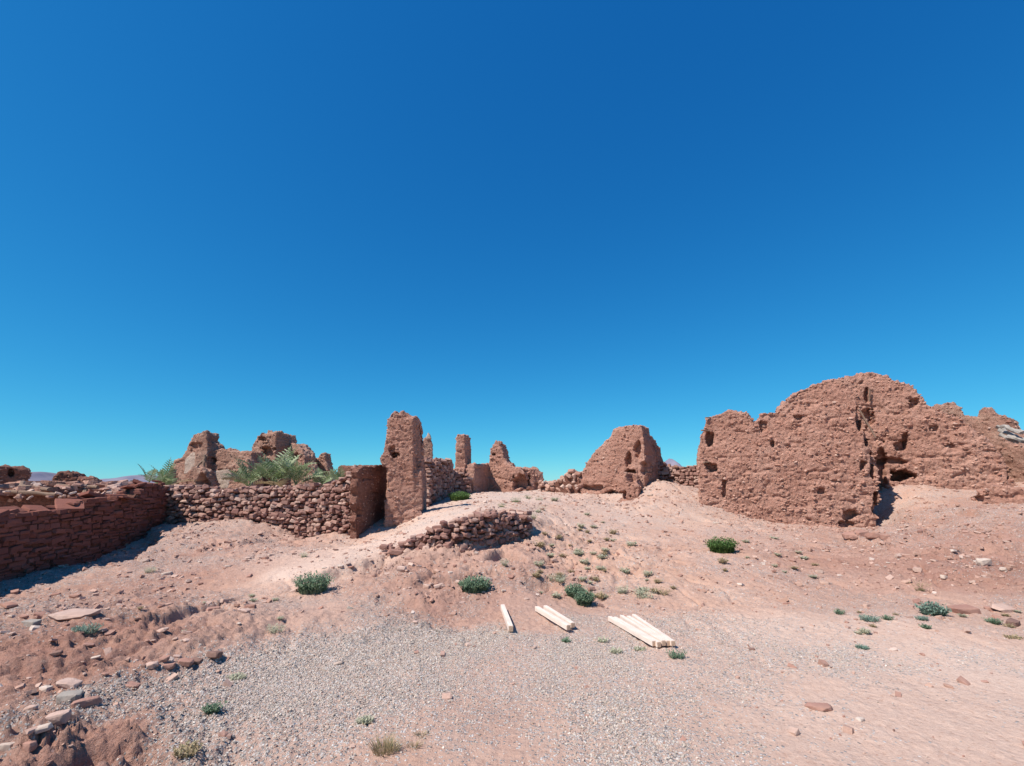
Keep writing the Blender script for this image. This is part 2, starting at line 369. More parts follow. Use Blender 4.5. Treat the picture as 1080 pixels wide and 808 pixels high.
f_red = surface_map([(450, 620, .9), (480, 635, 1), (430, 600, .8), (540, 610, .9), (520, 590, .9), (380, 605, .8), (500, 595, .6), (200, 660, 1), (260, 650, .8), (100, 640, .9), (50, 700, 1), (100, 720, .9), (60, 800, 1), (150, 640, .9), (300, 560, .7), (200, 560, .8), (230, 575, .8), (200, 600, .9), (150, 600, .9), (260, 600, .6), (50, 650, .9), (250, 630, .7), (180, 690, .8), (700, 600, .1), (640, 600, .1), (600, 560, .1), (700, 540, .0), (780, 600, .5), (850, 610, .8), (900, 590, .9), (950, 600, 1), (1000, 600, 1), (1050, 580, 1), (1050, 620, .9), (960, 630, .8), (1000, 550, .8), (940, 560, .9),
    (520, 760, .6), (540, 720, .4), (460, 780, .3), (600, 760, .2), (900, 760, .3), (1000, 760, .4), (800, 640, .3), (900, 670, .0), (400, 570, .0), (500, 530, 0), (300, 610, 0), (350, 700, 0), (960, 520, .5), (1040, 530, .8)], 3)
f_rough = surface_map([(840, 560, .75), (790, 551, .65), (880, 562, .85), (640, 529, .75), (430, 559, .6), (735, 536, .6), (670, 532, .7), (450, 620, .7), (480, 600, .9), (540, 595, .9), (500, 635, .5), (430, 600, .8), (390, 600, .8), (360, 600, .4), (200, 650, .8), (150, 680, .7), (240, 650, .6), (100, 640, .6), (50, 700, .8), (100, 720, .6), (60, 790, 1), (200, 560, .6), (230, 575, .7), (280, 580, .5), (300, 600, .1), (350, 590, .1), (450, 555, .08), (490, 538, .08), (540, 525, .1), (320, 640, .15), (300, 720, .06), (500, 700, .05), (600, 700, .05), (900, 700, .05), (500, 780, .05), (800, 780, .05), (1000, 780, .08), (1000, 700, .05),
    (600, 590, .85), (590, 560, .95), (640, 600, .85), (620, 570, .85), (680, 610, .7), (640, 545, .2), (700, 550, .2), (760, 560, .25), (700, 620, .4), (760, 610, .3), (800, 600, .35), (850, 600, .5), (900, 590, .7), (930, 570, 1), (1000, 590, .9), (1050, 600, 1), (1000, 550, .7), (960, 525, .5), (1040, 530, .8), (900, 650, .15), (1050, 650, .3), (550, 640, .15), (620, 650, .1)], 3)
SC = []
for pts_, dep_, wid_ in [([(328, 606), (355, 600), (385, 596), (412, 586)], .14, .5), ([(506, 590), (530, 584), (562, 592)], .20, .35), ([(545, 614), (575, 612), (604, 622)], .12, .4),
                         ([(430, 612), (462, 606), (500, 604)], .10, .35), ([(140, 660), (180, 650), (230, 640), (270, 648)], .13, .4), ([(120, 724), (180, 704), (240, 690)], .06, .25), ([(10, 806), (60, 792), (110, 782), (175, 768)], .12, .35),
                         ([(168, 556), (166, 572), (150, 592), (110, 600)], .22, .8), ([(985, 586), (1030, 580), (1090, 576)], .16, .5), ([(875, 566), (905, 570), (940, 572)], .12, .4), ([(935, 545), (975, 548), (1010, 540), (1060, 548)], .16, .5), ([(200, 572), (250, 574), (300, 570)], .10, .3),
                         ([(780, 592), (840, 586), (880, 590)], .05, .4), ([(0, 655), (40, 652), (90, 655)], .08, .3)]:
    SC.append((np.array([hit0(u, v)[:2] for u, v in pts_]), dep_, wid_))
def _U(u, Y):
    r = ray(u, 500); return np.array([r[0]*Y/r[1], Y])
RPL = np.array([_U(405, 9.4), _U(425, 9.35), _U(445, 9.2), _U(480, 9.05), _U(515, 9.6), _U(553, 10.35), _U(563, 10.6)])
RPZ = np.array([P(405, 588, 9.3)[2], P(425, 582, 9.2)[2], P(445, 577, 9.0)[2], P(480, 584, 8.9)[2], P(508, 584, 9.2)[2], P(553, 570, 10.2)[2], P(563, 560, 10.6)[2]])
def footing(xy, z):
    # the ground is cut down in front of the retaining wall
    k = np.where((xy[:, 0] > -3) & (xy[:, 0] < 1.6) & (xy[:, 1] > 7.8) & (xy[:, 1] < 11.2))[0]
    if not len(k): return z
    p = xy[k]; best = np.full(len(k), 1e9); sd_ = np.zeros(len(k)); zz = np.zeros(len(k)); fd = np.ones(len(k)); n = len(RPL)-1
    for i in range(n):
        a, b = RPL[i], RPL[i+1]; d = b-a; t = np.clip(((p-a)@d)/(d@d), 0, 1); q = p-(a+t[:, None]*d); r = np.hypot(q[:, 0], q[:, 1])
        s_ = d[0]*q[:, 1]-d[1]*q[:, 0]; m_ = r < best
        best = np.where(m_, r, best); sd_ = np.where(m_, -np.sign(s_)*r, sd_); zz = np.where(m_, RPZ[i]+(RPZ[i+1]-RPZ[i])*t, zz)
        f = (i+t)/n; fd = np.where(m_, sstep(0, .12, f)*sstep(0, .12, 1-f), fd)
    w_ = sstep(-.04, .08, sd_)*(1-sstep(.25, .8, sd_))*fd
    z[k] = z[k]*(1-w_)+np.minimum(z[k], zz)*w_
    return z
def scarps(xy, z):
    P3 = np.c_[xy, 0*z]; wob = fbm(P3, 1.9, 4, .6, 201)*.28
    for pl_, dep_, wid_ in SC:
        lo = pl_.min(0)-2.0; hi = pl_.max(0)+2.0
        k = np.where((xy[:, 0] > lo[0]) & (xy[:, 0] < hi[0]) & (xy[:, 1] > lo[1]) & (xy[:, 1] < hi[1]))[0]
        if not len(k): continue
        p = xy[k]; best = np.full(len(k), 1e9); sd_ = np.zeros(len(k)); tt = np.zeros(len(k)); n = len(pl_)-1
        for i in range(n):
            a, b = pl_[i], pl_[i+1]; d = b-a; L2 = d@d; t = np.clip(((p-a)@d)/L2, 0, 1); q = p-(a+t[:, None]*d)
            r = np.hypot(q[:, 0], q[:, 1]); s_ = d[0]*q[:, 1]-d[1]*q[:, 0]
            m_ = r < best; best = np.where(m_, r, best); sd_ = np.where(m_, -np.sign(s_)*r, sd_); tt = np.where(m_, (i+t)/n, tt)
        u_ = sd_+wob[k]*min(1, wid_*1.4); fade = sstep(0, .15, tt)*sstep(0, .15, 1-tt)*(1-sstep(1.0, 1.9, best))
        z[k] -= dep_*fade*sstep(0, .09, u_)*np.exp(-np.maximum(u_, 0)/wid_)
        z[k] += dep_*.25*fade*np.exp(-(np.minimum(u_, 0)/.35)**2)*(u_ < 0)
    return z
def hfull(xy):
    xy = np.atleast_2d(xy).astype(float)
    z = footing(xy, scarps(xy, h0(xy))); r = np.hypot(xy[:, 0], xy[:, 1])
    ro = f_rough(xy)*np.where(xy[:, 1] > .5, 1, .1)
    P3 = np.c_[xy, np.zeros(len(xy))]
    wr = np.c_[xy+np.c_[vn(P3, .9, 91), vn(P3, .9, 92)]*.35, np.zeros(len(xy))]
    z = z+fbm(wr, .55, 3, .5, 3)*(.02+.10*ro)
    rd = fbm(wr, 1.7, 4, .6, 11, ridged=True)
    z = z+(rd-.25)*(.004+.06*ro)
    z = z+fbm(P3, 6, 5, .68, 23)*(.004+.075*ro)
    z = z+fbm(P3, 13, 3, .65, 37, ridged=True)*(.001+.04*ro)
    cl = fbm(P3, 17, 3, .6, 31)
    z = z+np.maximum(cl, 0)**1.5*(.006+.07*ro)
    # worn gullies down the banks
    g = np.abs(vn(np.c_[xy[:, 0]*1.0+vn(P3, 1.3, 5)*.5, xy[:, 1]*.35, P3[:, 2]], 1.6, 44))
    z = z-(1-sstep(0, .16, g))*.09*ro
    # low terraces on the banks
    st = .16; q = z/st+vn(P3, .8, 71)*.6; fr = q-np.floor(q)
    z = z+(sstep(.55, .95, fr)-fr)*st*.45*np.clip(ro-.35, 0, 1)
    return z
def build_ground():
    rf = 2.0*np.exp(np.arange(0, math.log(42/2.0), .0036))
    rr = np.concatenate([[.02, .2, .5, .8, 1.1, 1.4, 1.7], rf, 42*np.exp(np.linspace(.05, math.log(6000/42), 40))])
    fa = np.arange(-1.0, 1.0001, .0031)
    ca = np.linspace(1.0, 2*math.pi-1.0, 80)[1:-1]
    th = np.concatenate([fa, ca])
    Rr, Th = np.meshgrid(rr, th, indexing='ij')
    xy = np.c_[(Rr*np.sin(Th)).ravel(), (Rr*np.cos(Th)).ravel()]
    z = hfull(xy)
    nr, na = len(rr), len(th)
    i = np.arange(nr-1)[:, None]; j = np.arange(na)[None]; j2 = (j+1) % na
    Fq = np.stack([i*na+j, i*na+j2, (i+1)*na+j2, (i+1)*na+j], -1).reshape(-1, 4)[:, ::-1]
    V = np.c_[xy, z]
    o = mesh_np('ground', V, Fq, M['ground'], smooth=True)
    front = xy[:, 1] > .5
    gn = fbm(np.c_[xy, 0*z], 1.6, 4, .6, 77)*.35+fbm(np.c_[xy, 0*z], 9, 2, .6, 79)*.12
    g = np.clip(f_grav(xy)+gn*(f_grav(xy) > .03), 0, 1)
    for nm, val in (('gravel', np.where(front, g, .4)), ('sand', np.clip(f_sand(xy)+gn*.5, 0, 1)), ('redness', np.clip(f_red(xy)+gn*.6, 0, 1))):
        a = o.data.attributes.new(nm, 'FLOAT', 'POINT'); a.data.foreach_set('value', val.astype(np.float32))
    tag(o, 'reddish pink earth rising from a gravelled flat to rough banks', 'ground', kind='structure')
    return o
ground = build_ground()
def hit(u, v): return hit0(u, v, hfull)
def gz(x, y): return float(hfull(np.array([[x, y]]))[0])

# ------------------------------------------------------------------ far hills
def hills(name, spans, Y, label):
    """jagged ridge in the far distance: a real ridge with depth"""
    xs = np.linspace(-1.5, 1.5, 500)*Y
    prof = np.zeros(len(xs)); u = 540+xs/Y*F*1.02
    for (uc, w, hp) in spans:
        prof = np.maximum(prof, hp*np.clip(1-np.abs((u-uc)/w)**1.3, 0, 1))
    hgt = prof/F*Y*(1+.12*vn(np.c_[u*.11, 0*u, 0*u], 1, 5)+.07*vn(np.c_[u*.4, 0*u, 0*u], 1, 6))
    rows = []; K = 13
    for k in range(K):
        q = k/(K-1); s = math.sin(q*math.pi)
        y = Y+(q-.5)*Y*.25
        n = fbm(np.c_[xs/Y*26, np.full(len(xs), q*5), 0*xs], 1, 3, .5, 9)
        rows.append(np.c_[xs, np.full(len(xs), y), -25+(hgt+25)*s*(1+.16*n*(1-s*.8))])
    V = np.vstack(rows); n = len(xs)
    i = np.arange(K-1)[:, None]; j = np.arange(n-1)[None]
    Fq = np.stack([i*n+j, i*n+j+1, (i+1)*n+j+1, (i+1)*n+j], -1).reshape(-1, 4)
    m, nt, b = mat(name+'_hazed_rock'); co = nd(nt, 'ShaderNodeTexCoord').outputs['Object']
    c = ramp(nt, tex(nt, .01, 5, .6, co), [(.35, (.16, .16, .22)), (.65, (.24, .21, .25))]); nt.links.new(c, b.inputs['Base Color'])  # distance haze painted into the rock as a blue grey base colour
    return tag(mesh_np(name, V, Fq, m, smooth=True), label, 'hills', kind='structure')
hills('hills', [(42, 26, 12), (20, 60, 8), (150, 60, 9), (705, 30, 24), (735, 30, 12), (360, 40, 10), (1075, 40, 50)], 2600, 'low blue grey hills on the far horizon')

# ------------------------------------------------------------------ mud ruins
def plane_pt(u, v, A, B):
    d = np.array([B[0]-A[0], B[1]-A[1]]); r = ray(u, v)
    # A + s d = t r  (2D)
    Mx = np.array([[d[0], -r[0]], [d[1], -r[1]]]); s, t = np.linalg.solve(Mx, -np.array(A[:2]))
    return np.array([r[0]*t, r[1]*t, CAMZ+r[2]*t])
def U(u, Y): # plan point seen in column u at forward distance Y (near eye level)
    r = ray(u, 500); return np.array([r[0]*Y/r[1], Y])
def prism(bm, outline, A, B, thick, sink=0, lean=0.0):
    pts = [plane_pt(u, v, A, B) for u, v in outline]
    d = np.array([B[0]-A[0], B[1]-A[1]]); d /= np.linalg.norm(d); n = np.array([-d[1], d[0]])
    if n[1] < 0 and abs(n[1]) > .05: n = -n
    if abs(n[1]) <= .05 and n[0]*A[0] < 0: n = -n
    zmin = min(p[2] for p in pts); zmax = max(p[2] for p in pts)
    f = [bm.verts.new(p) for p in pts]
    bk = [bm.verts.new((p[0]+n[0]*thick*(1-lean*(p[2]-zmin)/(zmax-zmin+1e-6)), p[1]+n[1]*thick*(1-lean*(p[2]-zmin)/(zmax-zmin+1e-6)), p[2])) for p in pts]
    fs = [bm.faces.new(f), bm.faces.new(bk[::-1])]
    k = len(f)
    for i in range(k): fs.append(bm.faces.new((f[i], bk[i], bk[(i+1) % k], f[(i+1) % k])))
    bmesh.ops.recalc_face_normals(bm, faces=fs)
    return n
def mud(name, prisms, m, voxel=.035, amp=1.0, holes=(), stones=0, seed=1, smooth=4, parent=None, sizes=(.03, .12), zcut=None):
    """prisms: (outline px, A, B, thickness[, lean]).  holes: (u, v, ru, rv, depth)"""
    bm = bmesh.new(); back = np.array([0., 1.])
    for p in prisms:
        nb = prism(bm, p[0], p[1], p[2], p[3], lean=p[4] if len(p) > 4 else .0)
        if p is prisms[0]: back = nb
    me = bpy.data.meshes.new('tmp'); bm.to_mesh(me); bm.free()
    ob = bpy.data.objects.new('tmp', me); C.objects.link(ob)
    md = ob.modifiers.new('r', 'REMESH'); md.mode = 'VOXEL'; md.voxel_size = voxel
    if smooth:
        sm = ob.modifiers.new('s', 'SMOOTH'); sm.iterations = smooth; sm.factor = .5
    dg = bpy.context.evaluated_depsgraph_get(); ev = ob.evaluated_get(dg); me2 = ev.to_mesh()
    nV = len(me2.vertices); V = np.empty(nV*3); me2.vertices.foreach_get('co', V); V = V.reshape(-1, 3)
    N = np.empty(nV*3); me2.vertices.foreach_get('normal', N); N = N.reshape(-1, 3)
    Fq = np.array([p.vertices[:] for p in me2.polygons if len(p.vertices) == 4])
    ev.to_mesh_clear(); bpy.data.objects.remove(ob)
    Pn = V+seed*13.7
    wz = Pn*np.array([1, 1, 1.35])
    d = fbm(Pn, .9, 3, .55, seed)*.10+fbm(Pn*np.array([1, 1, 2.4]), 2.2, 5, .64, seed+5)*.048+fbm(Pn*np.array([1, 1, 2.2]), 10, 3, .7, seed+6)*.024
    pit = fbm(wz, 7.0, 3, .6, seed+9)
    d = d-np.maximum(pit-.42, 0)*.24+np.maximum(fbm(Pn, 13, 2, .6, seed+13)-.1, 0)*.07
    rg = fbm(np.c_[Pn[:, 0], Pn[:, 1], Pn[:, 2]*2.2], 1.1, 3, .5, seed+21, ridged=True)
    d = d-np.maximum(rg-.6, 0)*.2
    top = sstep(.2, .8, N[:, 2]); d = d+top*fbm(Pn, 5, 3, .6, seed+30)*.16
    V = V+N*(d*amp)[:, None]
    bk3 = np.array([back[0], back[1], 0])
    for (u, v, ru, rv, dep) in holes:
        pu, pv = proj(V)
        wob = fbm(Pn, 5, 3, .6, seed+40)*.75
        q = ((np.abs(pu-u)/ru)**3+(np.abs(pv-v)/rv)**3)**(1/3)+wob
        k = (1-sstep(.85, 1.05, q))*(N@bk3 < .35)
        V = V+bk3*(k*dep)[:, None]
    Fs = [Fq]; mats = m if isinstance(m, list) else [m]
    if stones:
        w = np.clip(1-(N@bk3), .1, 2); w = w*(.35+np.clip(fbm(Pn, 2, 2, .5, seed+50)+.35, 0, 1)); w /= w.sum()
        ids = rng.choice(nV, stones, p=w)
        s = sizes[0]*(sizes[1]/sizes[0])**(rng.random(stones)**2.2)
        sc = np.c_[s*rng.uniform(.9, 1.6, stones), s*rng.uniform(.7, 1.1, stones), s*rng.uniform(.4, .8, stones)]
        rt = np.c_[rng.normal(0, .3, stones), rng.normal(0, .3, stones), rng.uniform(0, 6.28, stones)]
        sv, sf = scatter(T_RND, V[ids]-N[ids]*(s*.05)[:, None], sc, rt)
        tri = np.c_[sf, sf[:, 2:3]]
        base = len(V); V = np.vstack([V, sv])
        # quads and tris: keep triangles as separate polygons
        me = bpy.data.meshes.new(name); nq, ntq = len(Fq), len(sf)
        me.vertices.add(len(V)); me.vertices.foreach_set('co', V.astype(np.float32).ravel())
        li = np.concatenate([Fq.ravel(), (sf+base).ravel()]).astype(np.int32)
        me.loops.add(len(li)); me.loops.foreach_set('vertex_index', li)
        me.polygons.add(nq+ntq)
        me.polygons.foreach_set('loop_start', np.concatenate([np.arange(nq)*4, nq*4+np.arange(ntq)*3]).astype(np.int32))
        me.polygons.foreach_set('material_index', np.concatenate([np.zeros(nq), np.ones(ntq)]).astype(np.int32))
        me.update(calc_edges=True)
        me.polygons.foreach_set('use_smooth', np.concatenate([np.ones(nq), np.zeros(ntq)]).astype(bool))
        me.materials.append(mats[0]); me.materials.append(M['mudstone'])
        o = bpy.data.objects.new(name, me); C.objects.link(o)
        if parent is not None: o.parent = parent
    else:
        o = mesh_np(name, V, Fq, mats, smooth=True, parent=parent)
    return o
def seat(o, x=None, y=None):
    """put the origin of a top level mesh at its base"""
    n = len(o.data.vertices); V = np.empty(n*3); o.data.vertices.foreach_get('co', V); V = V.reshape(-1, 3)
    c = V.mean(0); z = gz(c[0], c[1]); recentre(o, (c[0], c[1], z)); return o
def thing_with_body(name, body_name, args, kw, label, cat, group=None):
    """Empty at the thing's base with a body mesh; returns (root, body)"""
    body = mud(body_name, *args, **kw)
    n = len(body.data.vertices); V = np.empty(n*3); body.data.vertices.foreach_get('co', V); V = V.reshape(-1, 3)
    c = V.mean(0); loc = (c[0], c[1], gz(c[0], c[1]))
    root = empty(name, loc); tag(root, label, cat, group)
    recentre(body, loc); body.location = (0, 0, 0); body.parent = root
    return root, body
def bar(name, p, q, w, h, m, parent, seed=0, rough=.12):
    """irregular stick or beam from p to q (world), parented to a thing"""
    p = Vector(p); q = Vector(q); L = (q-p).length; r = np.random.default_rng(seed+int(L*1000))
    bm = bmesh.new(); K = 7; rings = []
    for i in range(K):
        t = i/(K-1); off = r.normal(0, rough*w*.4, 2); ring = []
        for a in range(8):
            an = a*math.pi/4+.39; k = 1+r.uniform(-rough, rough)
            ring.append(bm.verts.new((t*L, math.cos(an)*w*.54*k+off[0], math.sin(an)*h*.54*k+off[1])))
        rings.append(ring)
    for i in range(K-1):
        for a in range(8): bm.faces.new((rings[i][a], rings[i][(a+1) % 8], rings[i+1][(a+1) % 8], rings[i+1][a]))
    bm.faces.new(rings[0][::-1]); bm.faces.new(rings[-1])
    bmesh.ops.recalc_face_normals(bm, faces=bm.faces)
    me = bpy.data.meshes.new(name); bm.to_mesh(me); bm.free(); me.materials.append(m)
    o = bpy.data.objects.new(name, me); C.objects.link(o)
    base = Vector(parent.location) if parent is not None else Vector((0, 0, 0))
    o.parent = parent; o.location = p-base
    o.rotation_euler = (q-p).to_track_quat('X', 'Z').to_euler()
    return o

# --- W1: the big mud wall on the right
A1, B1 = U(737, 16.6), U(925, 14.8)
W1 = [(739, 548), (738, 531), (738, 505), (736, 491), (736.5, 474), (739, 458), (746, 442), (759, 437), (773, 433), (782, 436), (791, 439), (795, 445), (800, 443), (804, 436), (809, 435.5), (821, 433), (829, 422), (842, 412),
      (858, 406), (873, 403), (888, 403), (898, 412), (906, 427), (914, 448), (919, 470), (926, 495), (929, 520), (926, 545), (927, 575), (880, 578), (820, 575), (780, 562)]
w1, _ = thing_with_body('ruined_mud_wall', 'wall_body', ([(W1, A1, B1, 1.1, .25)], M['mud']), dict(voxel=.032, amp=1.0, stones=2600, seed=3,
    holes=[(908, 440, 4, 12, .45), (915, 462, 3, 12, .45), (921, 487, 3, 14, .4), (749, 463, 4.5, 8, .35), (751, 493, 6, 5, .35), (764, 515, 2.5, 12, .22), (805, 450, 4, 5, .18), (815, 468, 2, 4, .2), (841, 440, 4, 2.5, .15), (911, 492, 4, 5, .25), (897, 543, 7, 6, .3), (867, 518, 4, 3, .15), (895, 553, 10, 3, .25), (924, 530, 3, 14, .4)]),
    'largest mud wall, tall broad lit face, with a dipped top at left and wooden stubs', 'ruined wall')
p = plane_pt(741, 455, A1, B1); bar('beam_stub', (p[0]-.12, p[1]-.22, p[2]+.02), (p[0]+.5, p[1]+.1, p[2]), .08, .05, M['oldwood'], w1)
p = plane_pt(742, 488, A1, B1); bar('beam_stub', (p[0]-.05, p[1]-.15, p[2]), (p[0]+.45, p[1]+.1, p[2]+.03), .08, .05, M['oldwood'], w1)
p = plane_pt(904, 432, A1, B1); q = plane_pt(919, 462, A1, B1)
bar('leaning_pole', (p[0], p[1]-.08, p[2]), (q[0]+.05, q[1]-.12, q[2]), .05, .05, M['oldwood'], w1)
p = plane_pt(746, 441, A1, B1); bar('beam_stub', (p[0]-.1, p[1]-.1, p[2]), (p[0]+.4, p[1]+.1, p[2]+.03), .06, .04, M['oldwood'], w1)

# --- W2: the taller mass behind it to the right
A2, B2 = U(850, 17.4), U(1068, 14.9)
W2 = [(852, 530), (855, 408), (873, 401), (890, 397), (905, 394.5), (923, 393.5), (935, 395), (946, 402), (959, 404), (967, 410), (971, 418), (982, 430), (1005, 438), (1022, 448), (1040, 463), (1050, 472), (1058, 482), (1066, 497), (1072, 520), (1072, 545), (990, 545), (965, 540), (930, 560), (890, 560)]
w2, _ = thing_with_body('ruined_mud_wall', 'wall_body', ([(W2, A2, B2, 1.6, .2), ([(1030, 552), (1032, 520), (1045, 512), (1085, 516), (1100, 560)], U(1030, 13.4), U(1100, 12.6), 1.0)], M['mud']),
    dict(voxel=.036, amp=1.15, stones=2600, seed=8, holes=[(953, 501, 12, 6, 1.1), (950, 470, 9, 5, .35), (940, 486, 16, 3.5, .35), (955, 465, 3, 8, .3), (964, 425, 5, 5, .25), (914, 416, 2, 6, .2), (915, 440, 9, 7, .3), (1032, 527, 6, 4, .4), (1065, 500, 3, 8, .3), (1000, 470, 8, 3, .12), (985, 452, 5, 3, .15), (930, 500, 5, 30, .4)]),
    'highest rounded mud ruin with a black rectangular hole low in its face', 'ruin')
p = plane_pt(914, 411, A2, B2); q = plane_pt(916, 424, A2, B2)
bar('pole_stub', (p[0], p[1]-.15, p[2]), (q[0], q[1]-.05, q[2]), .045, .045, M['oldwood'], w2)
p = plane_pt(940, 497, A2, B2); q = plane_pt(968, 495, A2, B2)
bar('lintel', (p[0], p[1]+.15, p[2]+.05), (q[0], q[1]+.15, q[2]+.05), .10, .05, M['oldwood'], w2)

# --- W3: pale ruins behind at far right
A3, B3 = U(975, 22), U(1100, 20)
W3 = [(978, 470), (978, 436), (985, 428), (995, 426), (1000, 424.5), (1010, 425), (1014, 431), (1017, 437), (1022, 438), (1028, 440), (1030, 460), (1030, 480), (1000, 485)]
w3 = seat(mud('ruined_house_wall', [(W3, A3, B3, .8)], M['mud_far'], voxel=.045, seed=12, stones=300, holes=[(1004, 439, 5, 1.6, 1.2)]))
tag(w3, 'pale broken house wall with a small slit window, behind the highest mud ruin', 'ruined wall')
W4 = [(1022, 495), (1024, 440), (1029, 439), (1031, 432), (1037, 428.5), (1043, 434), (1052, 439), (1064, 441), (1068, 448), (1072, 455), (1090, 462), (1110, 470), (1120, 520), (1060, 520)]
w4 = seat(mud('ruined_house_wall', [(W4, U(1020, 19.5), U(1110, 17.5), .9)], M['mud_far'], voxel=.045, seed=15, stones=350, holes=[(1060, 478, 6, 4, .3)]))
tag(w4, 'pale broken wall with a pointed peak at the right edge of the photo', 'ruined wall')
gb = empty('roof_debris', P(1068, 462, 16.8)); tag(gb, 'heap of grey weathered roof poles at the right edge, below the pointed peak', 'debris')
for k, (a, b_) in enumerate([((1052, 450), (1082, 468)), ((1053, 454), (1080, 464)), ((1055, 458), (1084, 472)), ((1058, 449), (1078, 457)), ((1062, 461), (1086, 466))]):
    bar('roof_pole', P(a[0], a[1], 17.0-k*.12), P(b_[0], b_[1], 16.4-k*.1), .16, .13, M['greywood'], gb, seed=k, rough=.3)
w5 = seat(mud('earth_bank', [([(1058, 500), (1056, 468), (1070, 470), (1100, 474), (1110, 540), (1060, 540)], U(1056, 15.8), U(1110, 14.6), 1.6)], M['mud_far'], voxel=.045, seed=17, stones=250))
tag(w5, 'crumbled pale earth bank under the grey roof poles at the right edge', 'earth bank')

# --- middle chunk ruin
Am, Bm = U(611, 19.6), U(676, 18.2)
O1 = [(611, 535), (611.5, 515), (613, 500), (619, 487), (627, 476), (636, 467), (644, 460), (647, 453), (656, 450.5), (665, 449), (671, 447.5), (676, 449), (680, 470), (680, 500), (680, 535)]
O2 = [(672, 535), (671, 470), (673, 452), (679, 450), (684, 456), (691, 464), (697, 474), (700, 488), (700, 515), (699, 535)]
O3 = [(652, 540), (653, 508), (660, 500), (668, 503), (674, 512), (672, 535)]
mr = seat(mud('ruined_mud_block', [(O1, Am, Bm, 1.5, .3), (O2, U(671, 18.2), U(701, 20.2), .6), (O3, U(652, 17.9), U(674, 17.6), .8)], M['mud'], voxel=.036, seed=21, stones=800, amp=.7,
    holes=[(665, 501, 5, 8, .5), (663, 484, 3, 8, .3), (687, 482, 4, 10, .4), (681, 494, 5, 7, .4), (648, 522, 12, 4, .35), (625, 515, 10, 3, .25), (672, 474, 3, 10, .25)]))
tag(mr, 'freestanding rounded mud block tapering upward, between the low stone walls in mid distance', 'ruin')

# --- tall pillar left of centre
Ap, Bp = U(407, 13.7), U(449, 13.9)
PO = [(404, 580), (405.5, 554), (408, 519), (408.5, 493), (402, 490), (400, 483), (404.5, 476), (407.5, 457), (409, 446), (412, 437), (416, 433), (420.5, 437), (425, 434), (431, 438), (438, 439), (440.5, 446), (443, 460), (443.5, 480), (446, 514), (445, 545), (445, 575)]
PO2 = [(436, 580), (436, 441), (441, 439), (444, 443), (446.5, 455), (448, 479), (451, 514), (451, 538), (452, 575)]
tp = seat(mud('mud_pillar', [(PO, Ap, Bp, .95, .1), (PO2, U(437, 13.85), U(450, 15.1), .8)], M['mud'], voxel=.028, seed=31, stones=700, amp=.62, sizes=(.025, .09), holes=[(417.5, 480, 4, 3, .35), (414, 475, 3, 4, .15), (442, 470, 3, 20, .1)]))
tag(tp, 'tallest mud pillar with a small square hole, standing above the path', 'pillar')

# --- shaded slab wall beside the pillar
As, Bs = U(377, 12.9), U(409, 15.0)
SO = [(376, 600), (375, 568), (376.5, 560), (374.5, 550), (377, 541), (375, 531), (377.5, 522), (375.5, 513), (378, 505), (377, 497), (381, 493.5), (390, 492), (400, 491.5), (410, 492), (414, 493), (415, 590)]
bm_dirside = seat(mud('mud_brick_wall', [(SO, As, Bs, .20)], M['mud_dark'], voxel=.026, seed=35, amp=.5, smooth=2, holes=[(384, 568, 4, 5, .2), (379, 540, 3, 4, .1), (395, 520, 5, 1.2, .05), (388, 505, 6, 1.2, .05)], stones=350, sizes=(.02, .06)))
tag(bm_dirside, 'short smooth mud wall turned side on and shaded, joining the tallest pillar', 'mud wall')

# --- ruins behind the pillar
c2 = seat(mud('mud_pillar', [([(479, 530), (480, 493), (481, 470), (480.5, 460.5), (486, 458.5), (492, 458), (493, 500), (493, 530)], U(478, 20.9), U(495, 20.9), .5), ([(491, 530), (490.5, 458), (496.5, 461), (498, 490), (499, 530)], U(491, 20.9), U(499, 22.3), .4),
    ([(476, 530), (475, 498), (480, 493), (490, 494), (491, 530)], U(474, 20.4), U(493, 20.4), .4)], M['mud'], voxel=.035, seed=41, amp=.6, stones=200, sizes=(.03, .1)))
tag(c2, 'slender square topped mud pillar, second from the left, behind the path', 'pillar')
c4 = seat(mud('mud_tower_stump', [([(446, 530), (446, 465), (448, 462), (451, 460), (454, 463), (456, 467), (456, 530)], U(446, 26), U(458, 26.1), .45)], M['mud_far'], voxel=.04, seed=43, amp=.5, stones=120))
tag(c4, 'far tower stump with a whitish tip, just right of the tallest pillar', 'tower stump')
tip, _t = None, None
q0 = P(451.5, 459, 25.9); cap = mud('white_tip', [([(449, 464), (450, 459), (451.5, 455.5), (453.5, 458), (455, 463)], U(447, 25.95), U(457, 26), .4)], M['plaster'], voxel=.04, seed=44, amp=.2)
recentre(cap, c4.location); cap.location = (0, 0, 0); cap.parent = c4
c3 = seat(mud('ruined_mud_wall', [([(515, 530), (516, 486), (517.5, 474), (520, 468), (523, 465), (527, 468), (530, 474), (531.5, 484), (534, 487), (538, 491), (548, 494), (553, 498), (553, 530)], U(515, 22.6), U(553, 22), .7),
    ([(499, 530), (500, 490), (517, 490), (518, 530)], U(499, 20.7), U(518, 23.0), .4), ([(551, 530), (552, 494), (567, 494), (573, 500), (575, 530)], U(551, 22.2), U(575, 22.6), .6)], M['mud'], voxel=.035, seed=46, amp=.8, stones=400,
    holes=[(521, 479, 2, 1.5, .3), (530, 470, 2.5, 1.5, .2), (549, 509, 9, 9, .5), (565, 514, 2, 4, .2)]))
tag(c3, 'low mud wall with a jagged pointed spire, behind the crest of the path', 'ruined wall')
